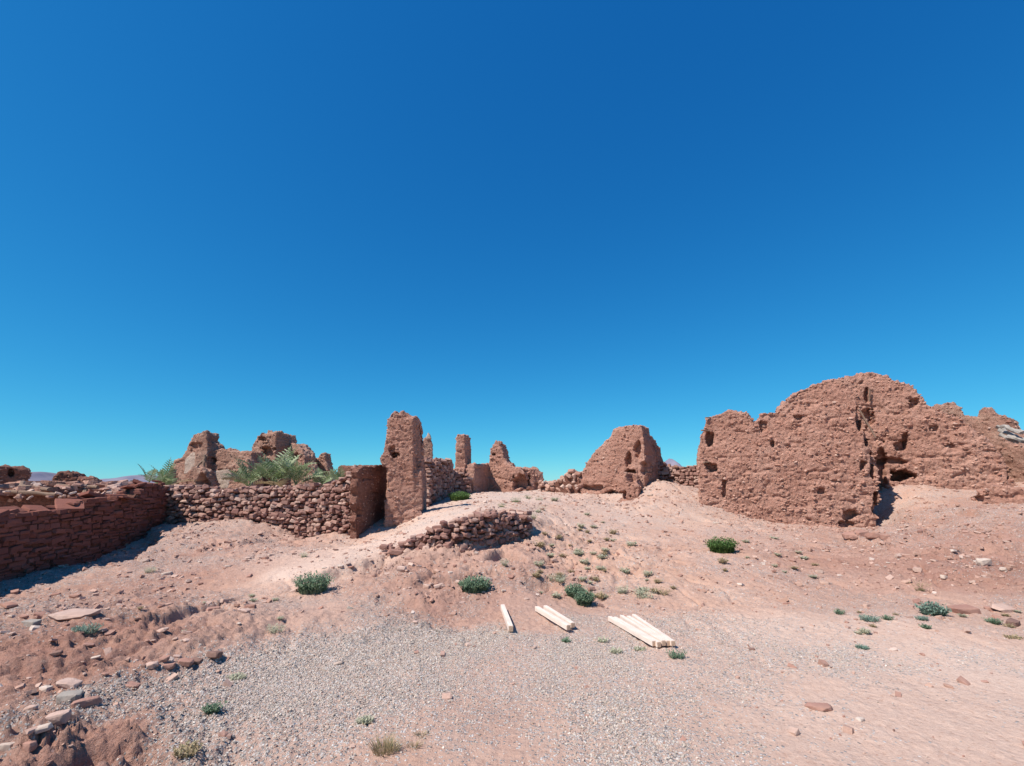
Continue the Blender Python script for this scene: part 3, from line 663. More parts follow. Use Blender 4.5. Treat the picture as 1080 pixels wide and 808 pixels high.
# --- far ruin group on the left behind the palms
r1 = seat(mud('ruined_house', [([(178, 530), (180, 492), (183, 485), (192, 483), (197, 475), (200.5, 465), (205, 460), (211, 457), (217, 456), (218, 460), (216, 465), (223, 468), (225, 474), (231, 474), (237, 472), (241, 476), (265, 477), (266, 530)], U(178, 24), U(266, 23), .8),
    ([(196, 530), (195, 500), (205, 492), (216, 496), (220, 530)], U(196, 22), U(220, 21.8), .6), ([(205, 530), (206, 462), (209, 456), (212, 459), (214, 454), (218, 455), (219, 466), (218, 530)], U(205, 23.2), U(219, 23.2), .35),
    ([(240, 530), (241, 492), (247, 488), (252, 491), (256, 484), (262, 486), (264, 530)], U(240, 21.6), U(264, 21.2), .35), ([(168, 530), (170, 503), (176, 500), (181, 494), (186, 497), (188, 530)], U(168, 21), U(188, 21.4), .4), ([(224, 530), (225, 470), (228, 466), (231, 471), (233, 530)], U(224, 24.6), U(233, 24.6), .35)], M['mud_far'], voxel=.04, seed=51, smooth=1, amp=.8, stones=900,
    holes=[(214, 508, 6, 8, .6), (222, 486, 5, 3, .3), (232, 498, 4, 3, .2), (245, 503, 8, 6, .5), (206, 470, 6, 3, .15)]))
tag(r1, 'jagged pale house ruin with a tall left peak, left of the palm fronds', 'ruined house')
pl = mud('plaster_patch', [([(193, 500), (195, 484), (203, 477), (208, 480), (209, 492), (204, 500)], U(178, 23.7), U(266, 22.7), .25)], M['plaster'], voxel=.04, seed=52, amp=.4)
recentre(pl, r1.location); pl.location = (0, 0, 0); pl.parent = r1
pl = mud('plaster_patch', [([(222, 516), (223, 497), (240, 495), (244, 500), (240, 516)], U(178, 23.6), U(266, 22.6), .25)], M['plaster'], voxel=.04, seed=53, amp=.4)
recentre(pl, r1.location); pl.location = (0, 0, 0); pl.parent = r1
bar('fallen_pole', P(206, 494, 22.6), P(219, 481, 22.9), .12, .10, M['oldwood'], r1)
bar('fallen_pole', P(216, 480, 22.8), P(214, 496, 22.6), .12, .12, M['oldwood'], r1)
r2 = seat(mud('ruined_house', [([(264, 530), (266, 470), (271, 461), (278, 457.5), (291, 457), (293, 480), (294, 530)], U(264, 25), U(293, 24), 1.2), ([(290, 530), (291, 457), (298, 455), (303, 458), (304, 469), (305, 530)], U(290, 24), U(306, 25), .9),
    ([(303, 530), (303, 470), (312, 468), (318, 475), (321, 482), (322, 530)], U(303, 24.6), U(322, 24), .7), ([(272, 530), (273, 458), (276, 455.5), (279, 459), (284, 454), (287, 458), (288, 530)], U(272, 24.3), U(288, 24.3), .3), ([(322, 530), (323, 490), (328, 486), (333, 490), (334, 530)], U(322, 22.5), U(334, 22.5), .3), ([(318, 530), (320, 483), (336, 483), (338, 478.5), (341.5, 478.5), (345, 493), (346, 530)], U(318, 25.6), U(346, 25), .5)], M['mud_far'], voxel=.04, seed=55, smooth=1, amp=.8, stones=900,
    holes=[(281, 476, 7, 5, .4), (296, 472, 4, 8, .3), (284, 492, 6, 6, .3), (311, 482, 4, 5, .3), (277, 463, 5, 2.5, .25)]))
tag(r2, 'blocky brown house ruin standing right behind the largest palm clump', 'ruined house')
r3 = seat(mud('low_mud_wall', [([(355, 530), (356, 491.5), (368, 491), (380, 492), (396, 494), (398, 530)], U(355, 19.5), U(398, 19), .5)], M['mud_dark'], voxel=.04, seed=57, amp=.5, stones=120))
tag(r3, 'low flat topped dark mud wall between the palms and the tallest pillar', 'mud wall')

# ------------------------------------------------------------------ dry stone walls
def stone_wall(name, path, top, *, crest=2, thick=.45, m='drystone', hs=(.07, .15), ws=(.10, .28), rough=.03, rot=.12, base_drop=.15, seed=1, base=None, tmpl=T_BOX, ragged=.05, core_in=.09, both=True):
    """path [(x,y)..]; top: list of (arc fraction, z) of the crest; base: same or None = ground"""
    r = np.random.default_rng(seed)
    path = np.array(path, float); seg = np.linalg.norm(np.diff(path, axis=0), axis=1); L = seg.sum(); cum = np.r_[0, np.cumsum(seg)]
    def at(s): return np.c_[np.interp(s, cum, path[:, 0]), np.interp(s, cum, path[:, 1])]
    def nrm(s):
        e = .05; d = at(np.minimum(s+e, L))-at(np.maximum(s-e, 0)); d /= np.linalg.norm(d, axis=1)[:, None]
        n = np.c_[d[:, 1], -d[:, 0]]
        return d, n
    tz = lambda s: np.interp(np.asarray(s)/L, [a for a, _ in top], [b for _, b in top])
    ss = np.linspace(0, L, 80); gb_ = hfull(at(ss)) if base is None else np.interp(ss/L, [a for a, _ in base], [b for _, b in base])
    bz = lambda s: np.interp(s, ss, gb_)-base_drop
    pos, scl, rt = [], [], []
    mid = path[len(path)//2]
    for side in ((1, -1) if both else (1,)):
        z = gb_.min()-base_drop
        while z < max(b for _, b in top)+.1:
            h = r.uniform(*hs); s = r.uniform(-.2, 0)
            while s < L:
                w = r.uniform(*ws); sc = min(max(s+w/2, 0), L)
                zz = z+h/2+r.normal(0, h*.2); w = w*1.0
                tt = float(tz(sc)); 
                if bz(sc)-.1 < zz and zz+h*.3 < tt+r.uniform(-ragged, ragged):
                    p = at(np.array([sc]))[0]; d, n = nrm(np.array([sc])); d = d[0]; n = n[0]
                    if n@(-p) < 0: n = -n      # first face looks back at the viewer's side of the wall
                    dep = r.uniform(.16, .28)
                    o_ = side*n*(thick/2-dep/2+r.normal(0, rough)) if side == 1 else -n*(thick/2-dep/2+r.normal(0, rough))
                    pos.append((p[0]+o_[0], p[1]+o_[1], zz)); scl.append((w*1.06, dep, h*r.uniform(.75, 1.35)))
                    rt.append((r.normal(0, rot), r.normal(0, rot), math.atan2(d[1], d[0])+r.normal(0, rot)))
                s += w
            z += h*.95
    # crest stones
    s = 0
    while s < L:
        w = r.uniform(*ws)*1.1; tt = float(tz(min(s, L))); p = at(np.array([min(s, L)]))[0]; d, n = nrm(np.array([min(s, L)]))
        for k in range(crest):
            o_ = n[0]*r.uniform(-thick*.4, thick*.4)
            pos.append((p[0]+o_[0], p[1]+o_[1], tt+r.uniform(-.05, .05))); scl.append((w, w*r.uniform(.6, 1), r.uniform(*hs)))
            rt.append((r.normal(0, .2), r.normal(0, .2), r.uniform(0, 6.28)))
        s += w*.8
    V, Fc = scatter(tmpl, np.array(pos), np.array(scl), np.array(rt))
    # earth core
    q = at(ss); d, n = nrm(ss); hw = thick/2-core_in
    t_ = tz(ss)-.07; b_ = gb_-base_drop-.2
    ring = np.stack([np.c_[q+n*hw, b_], np.c_[q+n*hw, t_], np.c_[q-n*hw, t_], np.c_[q-n*hw, b_]], 1).reshape(-1, 3)
    k = len(ss); i = np.arange(k-1)[:, None]; j = np.arange(4)[None]
    a = (i*4+j); b2 = (i*4+(j+1) % 4); c_ = ((i+1)*4+(j+1) % 4); d_ = ((i+1)*4+j)
    Ft = np.concatenate([np.stack([a, b2, c_], -1).reshape(-1, 3), np.stack([a, c_, d_], -1).reshape(-1, 3), np.array([[0, 1, 2], [0, 2, 3], [k*4-4, k*4-3, k*4-2], [k*4-4, k*4-2, k*4-1]])])
    off = len(V); V = np.vstack([V, ring]); Fa = np.vstack([Fc, Ft+off])
    mi = np.r_[np.zeros(len(Fc)), np.ones(len(Ft))]
    o = mesh_np(name, V, Fa, [M[m], M['core']], smooth=False, midx=mi)
    c = path.mean(0); recentre(o, (c[0], c[1], float(gb_.mean()))); return o
def top_from(path, pts):
    """pts [(u, v)] crest pixels seen on the wall's path -> [(fraction, z)] and crest plan"""
    path = np.array(path, float); seg = np.linalg.norm(np.diff(path, axis=0), axis=1); L = seg.sum(); cum = np.r_[0, np.cumsum(seg)]
    S = np.linspace(0, L, 600); q = np.c_[np.interp(S, cum, path[:, 0]), np.interp(S, cum, path[:, 1])]
    out = []
    for u, v in pts:
        # choose the path point whose column is u
        r = ray(u, v); tq = q[:, 1]/r[1]; ex = np.abs(r[0]*tq-q[:, 0]); i = int(np.argmin(ex))
        out.append((S[i]/L, CAMZ+r[2]*tq[i]))
    out.sort(); return out

# left shaded slab wall
LP = [(-7.4, 3.6), (-8.95, 8.6), (-10.35, 14.3)]
lt = top_from(LP, [(2, 538), (30, 539), (66, 537), (70, 525), (100, 524), (130, 524), (139, 513), (150, 509), (160, 509), (166, 512)])
lt = [(0, lt[0][1]-.15)]+lt
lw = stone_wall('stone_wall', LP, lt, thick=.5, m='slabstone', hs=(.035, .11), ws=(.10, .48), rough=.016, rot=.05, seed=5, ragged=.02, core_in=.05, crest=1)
tag(lw, 'long shaded wall of flat red slabs along the left edge with a stepped top', 'stone wall')
# middle dry stone wall
MP = [U(160, 14.6), U(250, 14.4), U(320, 14.1), U(378, 13.6)]
mt = top_from(MP, [(166, 514), (190, 513), (215, 514), (235, 519), (255, 516), (285, 515), (310, 514), (330, 513), (350, 512), (362, 508), (370, 500), (376, 493)])
mw = stone_wall('stone_wall', MP, mt, thick=.45, hs=(.055, .125), ws=(.09, .24), rough=.045, rot=.2, seed=8, core_in=.13, tmpl=T_RND+T_BOX[:7])
tag(mw, 'sunlit dry stone wall of rounded red stones in front of the palms', 'stone wall')
# retaining wall under the path
RP = [U(412, 9.5), U(445, 9.35), U(480, 9.25), U(515, 9.75), U(553, 10.5)]
rt_ = top_from(RP, [(414, 579), (425, 574), (444, 565.5), (463, 556), (480, 550), (491, 547), (503, 543), (515, 541), (535, 541), (552, 541.5)])
rb_ = top_from(RP, [(414, 584), (425, 580), (463, 573), (482, 583), (500, 584.5), (511, 573), (553, 567)])
rw = stone_wall('retaining_wall', RP, rt_, thick=.4, hs=(.05, .10), ws=(.08, .18), rough=.035, rot=.22, core_in=.12, seed=11, base=rb_, base_drop=.32, tmpl=T_RND+T_BOX[:5])
tag(rw, 'low curved dry stone retaining wall holding up the path below the crest', 'retaining wall')
# stone wall between the block and the big wall
QP = [U(693, 20), U(742, 19.5)]
qt = top_from(QP, [(694, 490), (705, 492), (720, 493), (740, 493)])
qw = stone_wall('stone_wall', QP, qt, thick=.45, seed=14, hs=(.08, .15), ws=(.12, .32), rot=.16, base_drop=.5, tmpl=T_RND+T_BOX[:7])
tag(qw, 'low dry stone wall between the freestanding mud block and the largest mud wall', 'stone wall')
# rubble wall left of the block
XP = [U(574, 21), U(595, 20.3), U(614, 19.8)]
xt = top_from(XP, [(575, 509), (584, 510), (592, 506), (600, 500), (607, 497), (613, 499)])
xw = stone_wall('rubble_wall', XP, xt, thick=.7, seed=17, hs=(.1, .2), ws=(.14, .36), rough=.09, rot=.4, m='rubble', tmpl=T_RND, base_drop=.1)
tag(xw, 'collapsed rubble wall against the left side of the freestanding mud block', 'rubble wall')
# dark court wall right of the tall pillar
YP = [U(447, 17.3), U(474, 20.2), U(494, 20.5)]
yt = top_from(YP, [(449, 486), (460, 486.5), (470, 486), (473, 493), (482, 500), (490, 502)])
yw = stone_wall('stone_wall', YP, yt, thick=.5, seed=19, hs=(.08, .15), ws=(.14, .32), rot=.1, m='drystone', base_drop=.3)
tag(yw, 'dark stone wall in the tall pillar shadow, between the two pillars', 'stone wall')

# ------------------------------------------------------------------ left low ruins behind the shaded wall
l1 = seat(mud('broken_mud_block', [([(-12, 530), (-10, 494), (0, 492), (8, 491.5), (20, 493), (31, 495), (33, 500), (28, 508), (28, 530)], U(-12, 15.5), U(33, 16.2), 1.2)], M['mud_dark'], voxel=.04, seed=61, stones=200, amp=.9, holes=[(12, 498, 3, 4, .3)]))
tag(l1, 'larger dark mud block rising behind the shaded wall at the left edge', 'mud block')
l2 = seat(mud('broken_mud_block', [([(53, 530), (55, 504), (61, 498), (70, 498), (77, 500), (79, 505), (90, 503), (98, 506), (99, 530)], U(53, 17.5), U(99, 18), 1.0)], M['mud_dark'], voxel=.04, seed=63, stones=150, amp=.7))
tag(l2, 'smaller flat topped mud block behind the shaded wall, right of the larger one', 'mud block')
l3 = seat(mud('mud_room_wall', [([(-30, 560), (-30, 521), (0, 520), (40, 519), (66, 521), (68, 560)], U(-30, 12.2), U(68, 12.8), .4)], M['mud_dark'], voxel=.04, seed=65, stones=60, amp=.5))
tag(l3, 'dark back wall of a roofless room behind the lower step of the shaded wall', 'mud wall')
# collapsed roof of slabs and poles over it
rf = empty('collapsed_roof', P(50, 515, 13.5)); tag(rf, 'collapsed flat roof of earth slabs and poles behind the shaded wall', 'roof')
def slab(name, cx, cy, cz, lx, ly, lz, rz, m, parent, seed=0, tilt=(0, 0)):
    """irregular slab of earth, edges broken"""
    r = np.random.default_rng(seed); n = 22; bm = bmesh.new(); T_, B_ = [], []
    for i in range(n):
        a = 2*math.pi*i/n; k = 1/max(abs(math.cos(a)), abs(math.sin(a)))**.8*(1+r.uniform(-.12, .06))
        T_.append(bm.verts.new((math.cos(a)*lx/2*k*.95, math.sin(a)*ly/2*k*.95, lz/2+r.normal(0, lz*.08))))
        B_.append(bm.verts.new((math.cos(a)*lx/2*k, math.sin(a)*ly/2*k, -lz/2+r.normal(0, lz*.1))))
    ct = bm.verts.new((0, 0, lz*.55)); cb = bm.verts.new((0, 0, -lz*.5))
    for i in range(n):
        j = (i+1) % n
        bm.faces.new((T_[i], T_[j], ct)); bm.faces.new((B_[j], B_[i], cb)); bm.faces.new((T_[i], B_[i], B_[j], T_[j]))
    bmesh.ops.recalc_face_normals(bm, faces=bm.faces)
    me = bpy.data.meshes.new(name); bm.to_mesh(me); bm.free(); me.materials.append(m)
    o = bpy.data.objects.new(name, me); C.objects.link(o)
    b = parent.location if parent is not None else Vector((0, 0, 0))
    o.parent = parent; o.location = Vector((cx, cy, cz))-Vector(b); o.rotation_euler = (tilt[0], tilt[1], rz)
    return o
for k, (u, v, Y, lx, ly) in enumerate([(-8, 519, 12.5, 1.3, .8), (12, 518, 12.6, 1.1, .7), (30, 517, 12.7, 1.2, .7), (48, 518, 12.7, 1.0, .8), (62, 516, 13.2, 1.1, .7), (80, 515, 13.9, 1.0, .8), (92, 514, 14.4, 1.1, .7), (8, 512, 13.9, 1.3, .8), (28, 511, 14.2, 1.1, .7), (46, 510, 14.5, 1.2, .8), (70, 509, 15, 1.2, .8), (100, 510, 15.4, 1.0, .7), (116, 510, 15.8, 1.1, .8)]):
    q = P(u, v, Y); slab('roof_slab', q[0], q[1], q[2]-.05, lx, ly, .14, random.uniform(-.6, .6), M['mud'] if k % 3 else M['mud_dark'], rf, seed=k, tilt=(random.uniform(-.22, .12), random.uniform(-.18, .18)))
for k, (a, b_) in enumerate([((0, 518, 12.2), (60, 521, 12.2)), ((22, 513, 12.8), (52, 516, 12.2)), ((90, 512, 13.6), (89, 520, 13.2)), ((25, 508, 13.3), (20, 516, 12.6)), ((60, 512, 14), (104, 514, 13.4))]):
    bar('roof_pole', P(*a), P(*b_), .09, .08, M['oldwood'], rf, seed=k, rough=.25)
# rubble heap right of the roof
def pile(name, u0, v0, Y0, wid, hgt, n, sz, m, label, cat, seed=1, tm=T_RND, flat=1.0):
    r = np.random.default_rng(seed); c = P(u0, v0, Y0); pos, scl, rt = [], [], []
    for i in range(n):
        a = r.uniform(0, 6.28); q = r.random()**.6; x = c[0]+math.cos(a)*q*wid/2; y = c[1]+math.sin(a)*q*wid*.35
        s = r.uniform(*sz); top = hgt*(1-q**1.3)
        pos.append((x, y, c[2]+r.uniform(.0, 1)*top)); scl.append((s*r.uniform(1, 1.7), s, s*r.uniform(.4, .8)*flat)); rt.append((r.normal(0, .35), r.normal(0, .35), r.uniform(0, 6.28)))
    V, Fc = scatter(tm, np.array(pos), np.array(scl), np.array(rt))
    o = mesh_np(name, V, Fc, M[m]); recentre(o, c); tag(o, label, cat); return o
pile('stone_heap', 120, 528, 14.6, 2.2, .62, 220, (.14, .34), 'drystone', 'heap of loose red stones behind the stepped shaded wall near its corner', 'stone heap', 3)
litter = pile('broken_mud_rubble', 62, 523, 13.8, 7.0, .42, 300, (.06, .18), 'rubble', 'wide litter of broken mud and stones over the collapsed roof behind the shaded wall', 'stone heap', 6)
del litter['category']; litter['kind'] = 'stuff'
pile('stone_heap', 148, 524, 14.2, .9, .42, 70, (.14, .3), 'slabstone', 'small pile of flat slabs on the corner where the two left walls meet', 'stone heap', 4)

# ------------------------------------------------------------------ timber
def plank(pu, pv, qu, qv, w, h, label, lift=0.0, shift=0.0):
    a = hit(pu, pv); b_ = hit(qu, qv)
    a = Vector(a); b_ = Vector(b_); a.z = max(gz(a.x, a.y), 0)+h/2+lift+.012; b_.z = max(gz(b_.x, b_.y), 0)+h/2+lift+.012
    L = (b_-a).length; bm = bmesh.new()
    bmesh.ops.create_cube(bm, size=1); bmesh.ops.scale(bm, vec=(L, w, h), verts=bm.verts)
    bmesh.ops.bevel(bm, geom=bm.edges[:], offset=.004, segments=2, affect='EDGES')
    for f in bm.faces:
        if abs(f.normal.x) > .9: f.material_index = 1
    me = bpy.data.meshes.new('timber_batten'); bm.to_mesh(me); bm.free()
    me.materials.append(M['timber']); me.materials.append(M['endgrain'])
    o = bpy.data.objects.new('timber_batten', me); C.objects.link(o)
    o.location = (a+b_)/2; o.rotation_euler = (b_-a).to_track_quat('X', 'Z').to_euler()
    tag(o, label, 'timber', 'sawn timber battens lying on the gravel')
    return o
plank(530, 645, 539, 668, .052, .06, 'single pale timber batten lying alone, farthest left')
plank(566, 646, 600, 668, .05, .055, 'front batten of the pair of timbers in the middle')
plank(575, 645, 604.5, 665.5, .05, .055, 'rear batten of the pair of timbers in the middle')
names = ['front left', 'second from the left', 'middle', 'second from the right', 'rear right']
for k in range(5):
    plank(643+k*5.6+(1.5 if k > 1 else 0)+(1.5 if k > 2 else 0), 657-k*.7+[0, .6, -.3, .8, -.4][k], 690.5+k*5.0, 685-k*.35, .045, .05, '%s batten of the stack of five pale timbers' % names[k])

# ------------------------------------------------------------------ named rocks
def rock(u, v, wp, hp, m, label, name='rock', dep=1.0, rz=None, tm=None, seed=None, tilt=.12, group=None, cat='rock'):
    q = hit(u, v+hp*.4); D = math.hypot(q[1], q[2]-CAMZ); k = D/F*.98
    w = wp*k; h = max(hp*k*.7, .018); d = w*.62*dep
    seed = seed if seed is not None else int(u*7+v*13)
    V, Fc = hull(seed, 16, .42 if tm is None else tm)
    bmv = V*np.array([w, d, h])
    r = np.random.default_rng(seed)
    o = mesh_np(name, bmv, Fc, M[m]); bv = o.modifiers.new('bevel', 'BEVEL'); bv.width = min(w, h)*.06; bv.segments = 2; bv.limit_method = 'ANGLE'
    o.location = (q[0], q[1]+d*.25, gz(q[0], q[1]+d*.25)+h*(.08 if group else .22))
    o.rotation_euler = (r.normal(0, tilt), r.normal(0, tilt), r.uniform(-.5, .5) if rz is None else rz)
    tag(o, label, cat, group); return o
rock(30, 656, 15, 12, 'greystone', 'squarish grey stone block at the left end of the flat pale slab', tm=.8)
rock(72, 650, 42, 8, 'pinkstone', 'widest flat pale slab bedded in the slope below the shaded wall', tm=.7, dep=1.2, tilt=.03, rz=.1)
rock(42, 650, 14, 9, 'redstone', 'dark red stone wedged between the grey block and the pale slab')
rock(6, 640, 16, 5, 'redstone', 'flat dark red stone at the left edge below the shaded wall')
rock(69, 735, 21, 16, 'greystone', 'greenish grey stone in the cluster at lower left')
rock(87, 742, 24, 12, 'redstone', 'long tilted red slab on the right of the lower left cluster', rz=.9, dep=.6)
rock(69, 723, 22, 8, 'pinkstone', 'flat pink slab at the top of the lower left cluster', rz=0)
rock(46, 725, 12, 8, 'palestone', 'pale stone at the upper left of the lower left cluster')
rock(57, 755, 18, 14, 'pinkstone', 'tan rounded stone below the greenish grey stone at lower left')
rock(38, 770, 19, 8, 'palestone', 'pale elongated stone nearest the lower left corner cluster', rz=.5)
rock(3, 787, 13, 10, 'palestone', 'pale stone cut by the left edge near the bottom')
rock(28, 788, 12, 12, 'redstone', 'upright dark red stone near the lower left corner')
rock(31, 746, 11, 7, 'pinkstone', 'small pink stone left of the greenish grey stone')
rock(157, 701, 14, 10, 'pinkstone', 'rounded pink rock alone on the slope above the gravel edge at left')
rock(176, 704, 12, 8, 'redstone', 'angular red stone at the left of the broken gravel edge row')
rock(193, 701, 15, 8, 'redstone', 'wide red stone in the middle of the broken gravel edge row')
rock(224, 694, 15, 9, 'darkstone', 'dark stone at the right end of the broken gravel edge row')
rock(206, 700, 10, 6, 'darkstone', 'small dark stone in the broken gravel edge row')
rock(136, 724, 16, 5, 'redstone', 'thin red slab at the gravel edge below the rounded pink rock')
rock(170, 662, 13, 6, 'pinkstone', 'light stone with a flat top halfway up the left slope')
rock(256, 644, 12, 8, 'pinkstone', 'pale angular stone on the upper left slope right of the shrubs')
rock(223, 642, 14, 6, 'redstone', 'tilted flat stone on the left slope', rz=.7)
rock(416, 583, 18, 9, 'redstone', 'largest red rock at the lower end of the retaining wall')
rock(423, 601, 12, 8, 'pinkstone', 'round stone on the bank below the largest red rock')
rock(369, 641, 8, 4, 'greystone', 'small dark grey stone on bare earth above the gravel')
rock(438, 657, 6, 5, 'pinkstone', 'small pink pebble at the top edge of the gravel')
rock(356, 700, 10, 4, 'palestone', 'pale flat stone lying alone in the grey gravel')
rock(450, 619, 9, 7, 'pinkstone', 'left one of two pink stones on the red bank')
rock(462, 618, 10, 7, 'pinkstone', 'right one of two pink stones on the red bank')
rock(507, 610, 9, 6, 'palestone', 'left white stone behind the round shrub on the bank')
rock(515, 609, 10, 7, 'palestone', 'right white stone behind the round shrub on the bank')
rock(531, 625, 6, 3, 'palestone', 'tiny white stone right of the shrub on the bank')
rock(867, 747, 25, 7, 'redstone', 'dark reddish flat stone lying alone on the bare ground at lower right', tm=.4, rz=-.1, tilt=.05)
rock(909, 759, 9, 5, 'palestone', 'small pale stone right of the dark reddish flat stone')
rock(794, 685, 6, 4, 'darkstone', 'small dark stone on the gravel right of the timber stack')
rock(1040, 593, 12, 9, 'palestone', 'pale squarish block on the bank at far right', tm=.85)
rock(997, 608, 8, 7, 'palestone', 'pale rounded stone lower on the right bank')
rock(969, 601, 8, 8, 'pinkstone', 'pink stone on the right bank left of the pale one')
rock(961, 601, 5, 5, 'darkstone', 'small dark stone beside the pink stone on the right bank')
rock(1030, 592, 6, 5, 'palestone', 'small pale stone left of the pale squarish block')
rock(1059, 600, 6, 6, 'palestone', 'white stone right of the pale squarish block')
rock(1020, 643, 26, 9, 'redstone', 'long red brick shaped block at the right roadside', tm=.95, tilt=.02, rz=.05)
rock(1063, 643, 22, 7, 'pinkstone', 'flat pale slab right of the long red block')
rock(1072, 657, 16, 10, 'darkstone', 'dark stone at the right edge below the flat pale slab')
rock(1047, 641, 12, 6, 'redstone', 'red fragment between the long red block and the flat slab')
rock(890, 555, 14, 6, 'redstone', 'red fragment at the foot of the largest mud wall, left one')
rock(686, 522, 7, 3, 'palestone', 'small pale stone on the cone of earth left of the largest mud wall')
rock(756, 551, 7, 4, 'palestone', 'white stone on the slope under the largest mud wall')
for k, (u, v, w, h) in enumerate([(898, 563, 15, 9), (910, 561, 18, 12), (923, 563, 16, 10), (935, 566, 12, 9), (902, 570, 9, 6)]):
    rock(u, v, w, h, 'redstone', ['leftmost', 'largest', 'third', 'rightmost', 'lowest'][k]+' lump of fallen mud below the right end of the largest mud wall', name='mud_lump', cat='mud lump', tm=.4)

# ------------------------------------------------------------------ groups of individual stones
zones = [
 ('loose stone on the left slope between the shaded wall and the gravel', 'loose stones on the left slope', (10, 300, 600, 720), 45, (4, 12)),
 ('loose stone on the slope just under the sunlit dry stone wall', 'loose stones under the sunlit stone wall', (190, 370, 560, 600), 22, (4, 9)),
 ('loose stone on the broken bank below the retaining wall', 'loose stones on the middle bank', (350, 560, 590, 640), 40, (3, 8)),
 ('loose stone on the scrubby slope between the path and the freestanding mud block', 'loose stones on the scrubby slope', (560, 700, 530, 630), 50, (2.5, 5)),
 ('loose stone on the rough bank at the right', 'loose stones on the right bank', (900, 1075, 560, 640), 24, (3, 6)),
 ('scattered pebble sized stone on the bare flat ground at lower right', 'scattered stones on the flat ground', (780, 1075, 660, 800), 16, (2, 4)),
]
for label, grp, (u0, u1, v0, v1), n, (s0, s1) in zones:
    k = 0; r = np.random.default_rng(len(label))
    while k < n:
        u, v = r.uniform(u0, u1), r.uniform(v0, v1)
        if grp.startswith('loose stones on the left') and v < 612-u*.25+8: continue
        if grp.startswith('loose stones on the left') and v > 765-u*.39: continue
        s = s0+(s1-s0)*r.random()**3
        rock(u, v, s, s*r.uniform(.35, .7), r.choice(['pinkstone', 'redstone', 'redstone', 'pinkstone', 'palestone', 'darkstone'] if 'flat' not in grp else ['pinkstone', 'redstone', 'darkstone']), label, name='loose_stone', group=grp, seed=int(r.integers(1e6)), cat='stone')
        k += 1

# ------------------------------------------------------------------ rubble and gravel as stuff
def ray_points(n, box, seed, wfun):
    """random points spread on the ground inside an outline given in the photo"""
    r = np.random.default_rng(seed)
    u0, u1, v0, v1 = box
    # sample plan positions uniformly in a polar wedge, keep those inside the region
    rad = r.uniform(0, 1, n); rad = np.sqrt(2.2**2+rad*(24**2-2.2**2)); th = r.uniform(-.95, .95, n)
    xy = np.c_[rad*np.sin(th), rad*np.cos(th)]
    keep = r.random(n) < wfun(xy)
    return xy[keep]
def rub_w(xy):
    return np.clip(f_rough(xy)*.95+.03, 0, 1)*(xy[:, 1] < 21)*np.clip(.6+fbm(np.c_[xy, xy[:, :1]*0], 1.4, 3, .5, 4)*1.6, .05, 1)
xy = ray_points(120000, (0, 1080, 520, 808), 4, rub_w)
s = .011*(8.0)**(rng.random(len(xy))**4.2)*np.clip(np.hypot(xy[:, 0], xy[:, 1])/8, .8, 1.1)
V, Fc = scatter(T_PEB, np.c_[xy, hfull(xy)+s*.08], np.c_[s*rng.uniform(1, 1.8, len(s)), s, s*rng.uniform(.4, .8, len(s))], np.c_[rng.normal(0, .3, len(s)), rng.normal(0, .3, len(s)), rng.uniform(0, 6.28, len(s))])
tag(mesh_np('rubble', V, Fc, M['rubble']), 'fine red and pink rubble strewn over the banks', 'rubble', kind='stuff')
print('rubble', len(xy))
def gr_w(xy):
    g = f_grav(xy); gn = fbm(np.c_[xy, xy[:, :1]*0], 1.6, 4, .6, 77)*.35
    return np.clip(g+gn*(g > .05)-.08, .012, 1)**1.6
n = 400000
rad = np.sqrt(2.2**2+rng.random(n)*(8.5**2-2.2**2)); th = rng.uniform(-.95, .95, n); xy = np.c_[rad*np.sin(th), rad*np.cos(th)]
xy = xy[(rng.random(n) < gr_w(xy))]
s = .005*(2.9)**(rng.random(len(xy))**2.0)
V, Fc = scatter(T_PEB[:6], np.c_[xy, hfull(xy)+s*.15], np.c_[s*rng.uniform(1, 1.7, len(s)), s, s*rng.uniform(.5, .9, len(s))], np.c_[rng.normal(0, .5, len(s)), rng.normal(0, .5, len(s)), rng.uniform(0, 6.28, len(s))])
tag(mesh_np('gravel', V, Fc, M['gravel']), 'grey and white crushed gravel spread over the flat foreground', 'gravel', kind='stuff')
print('gravel', len(xy))

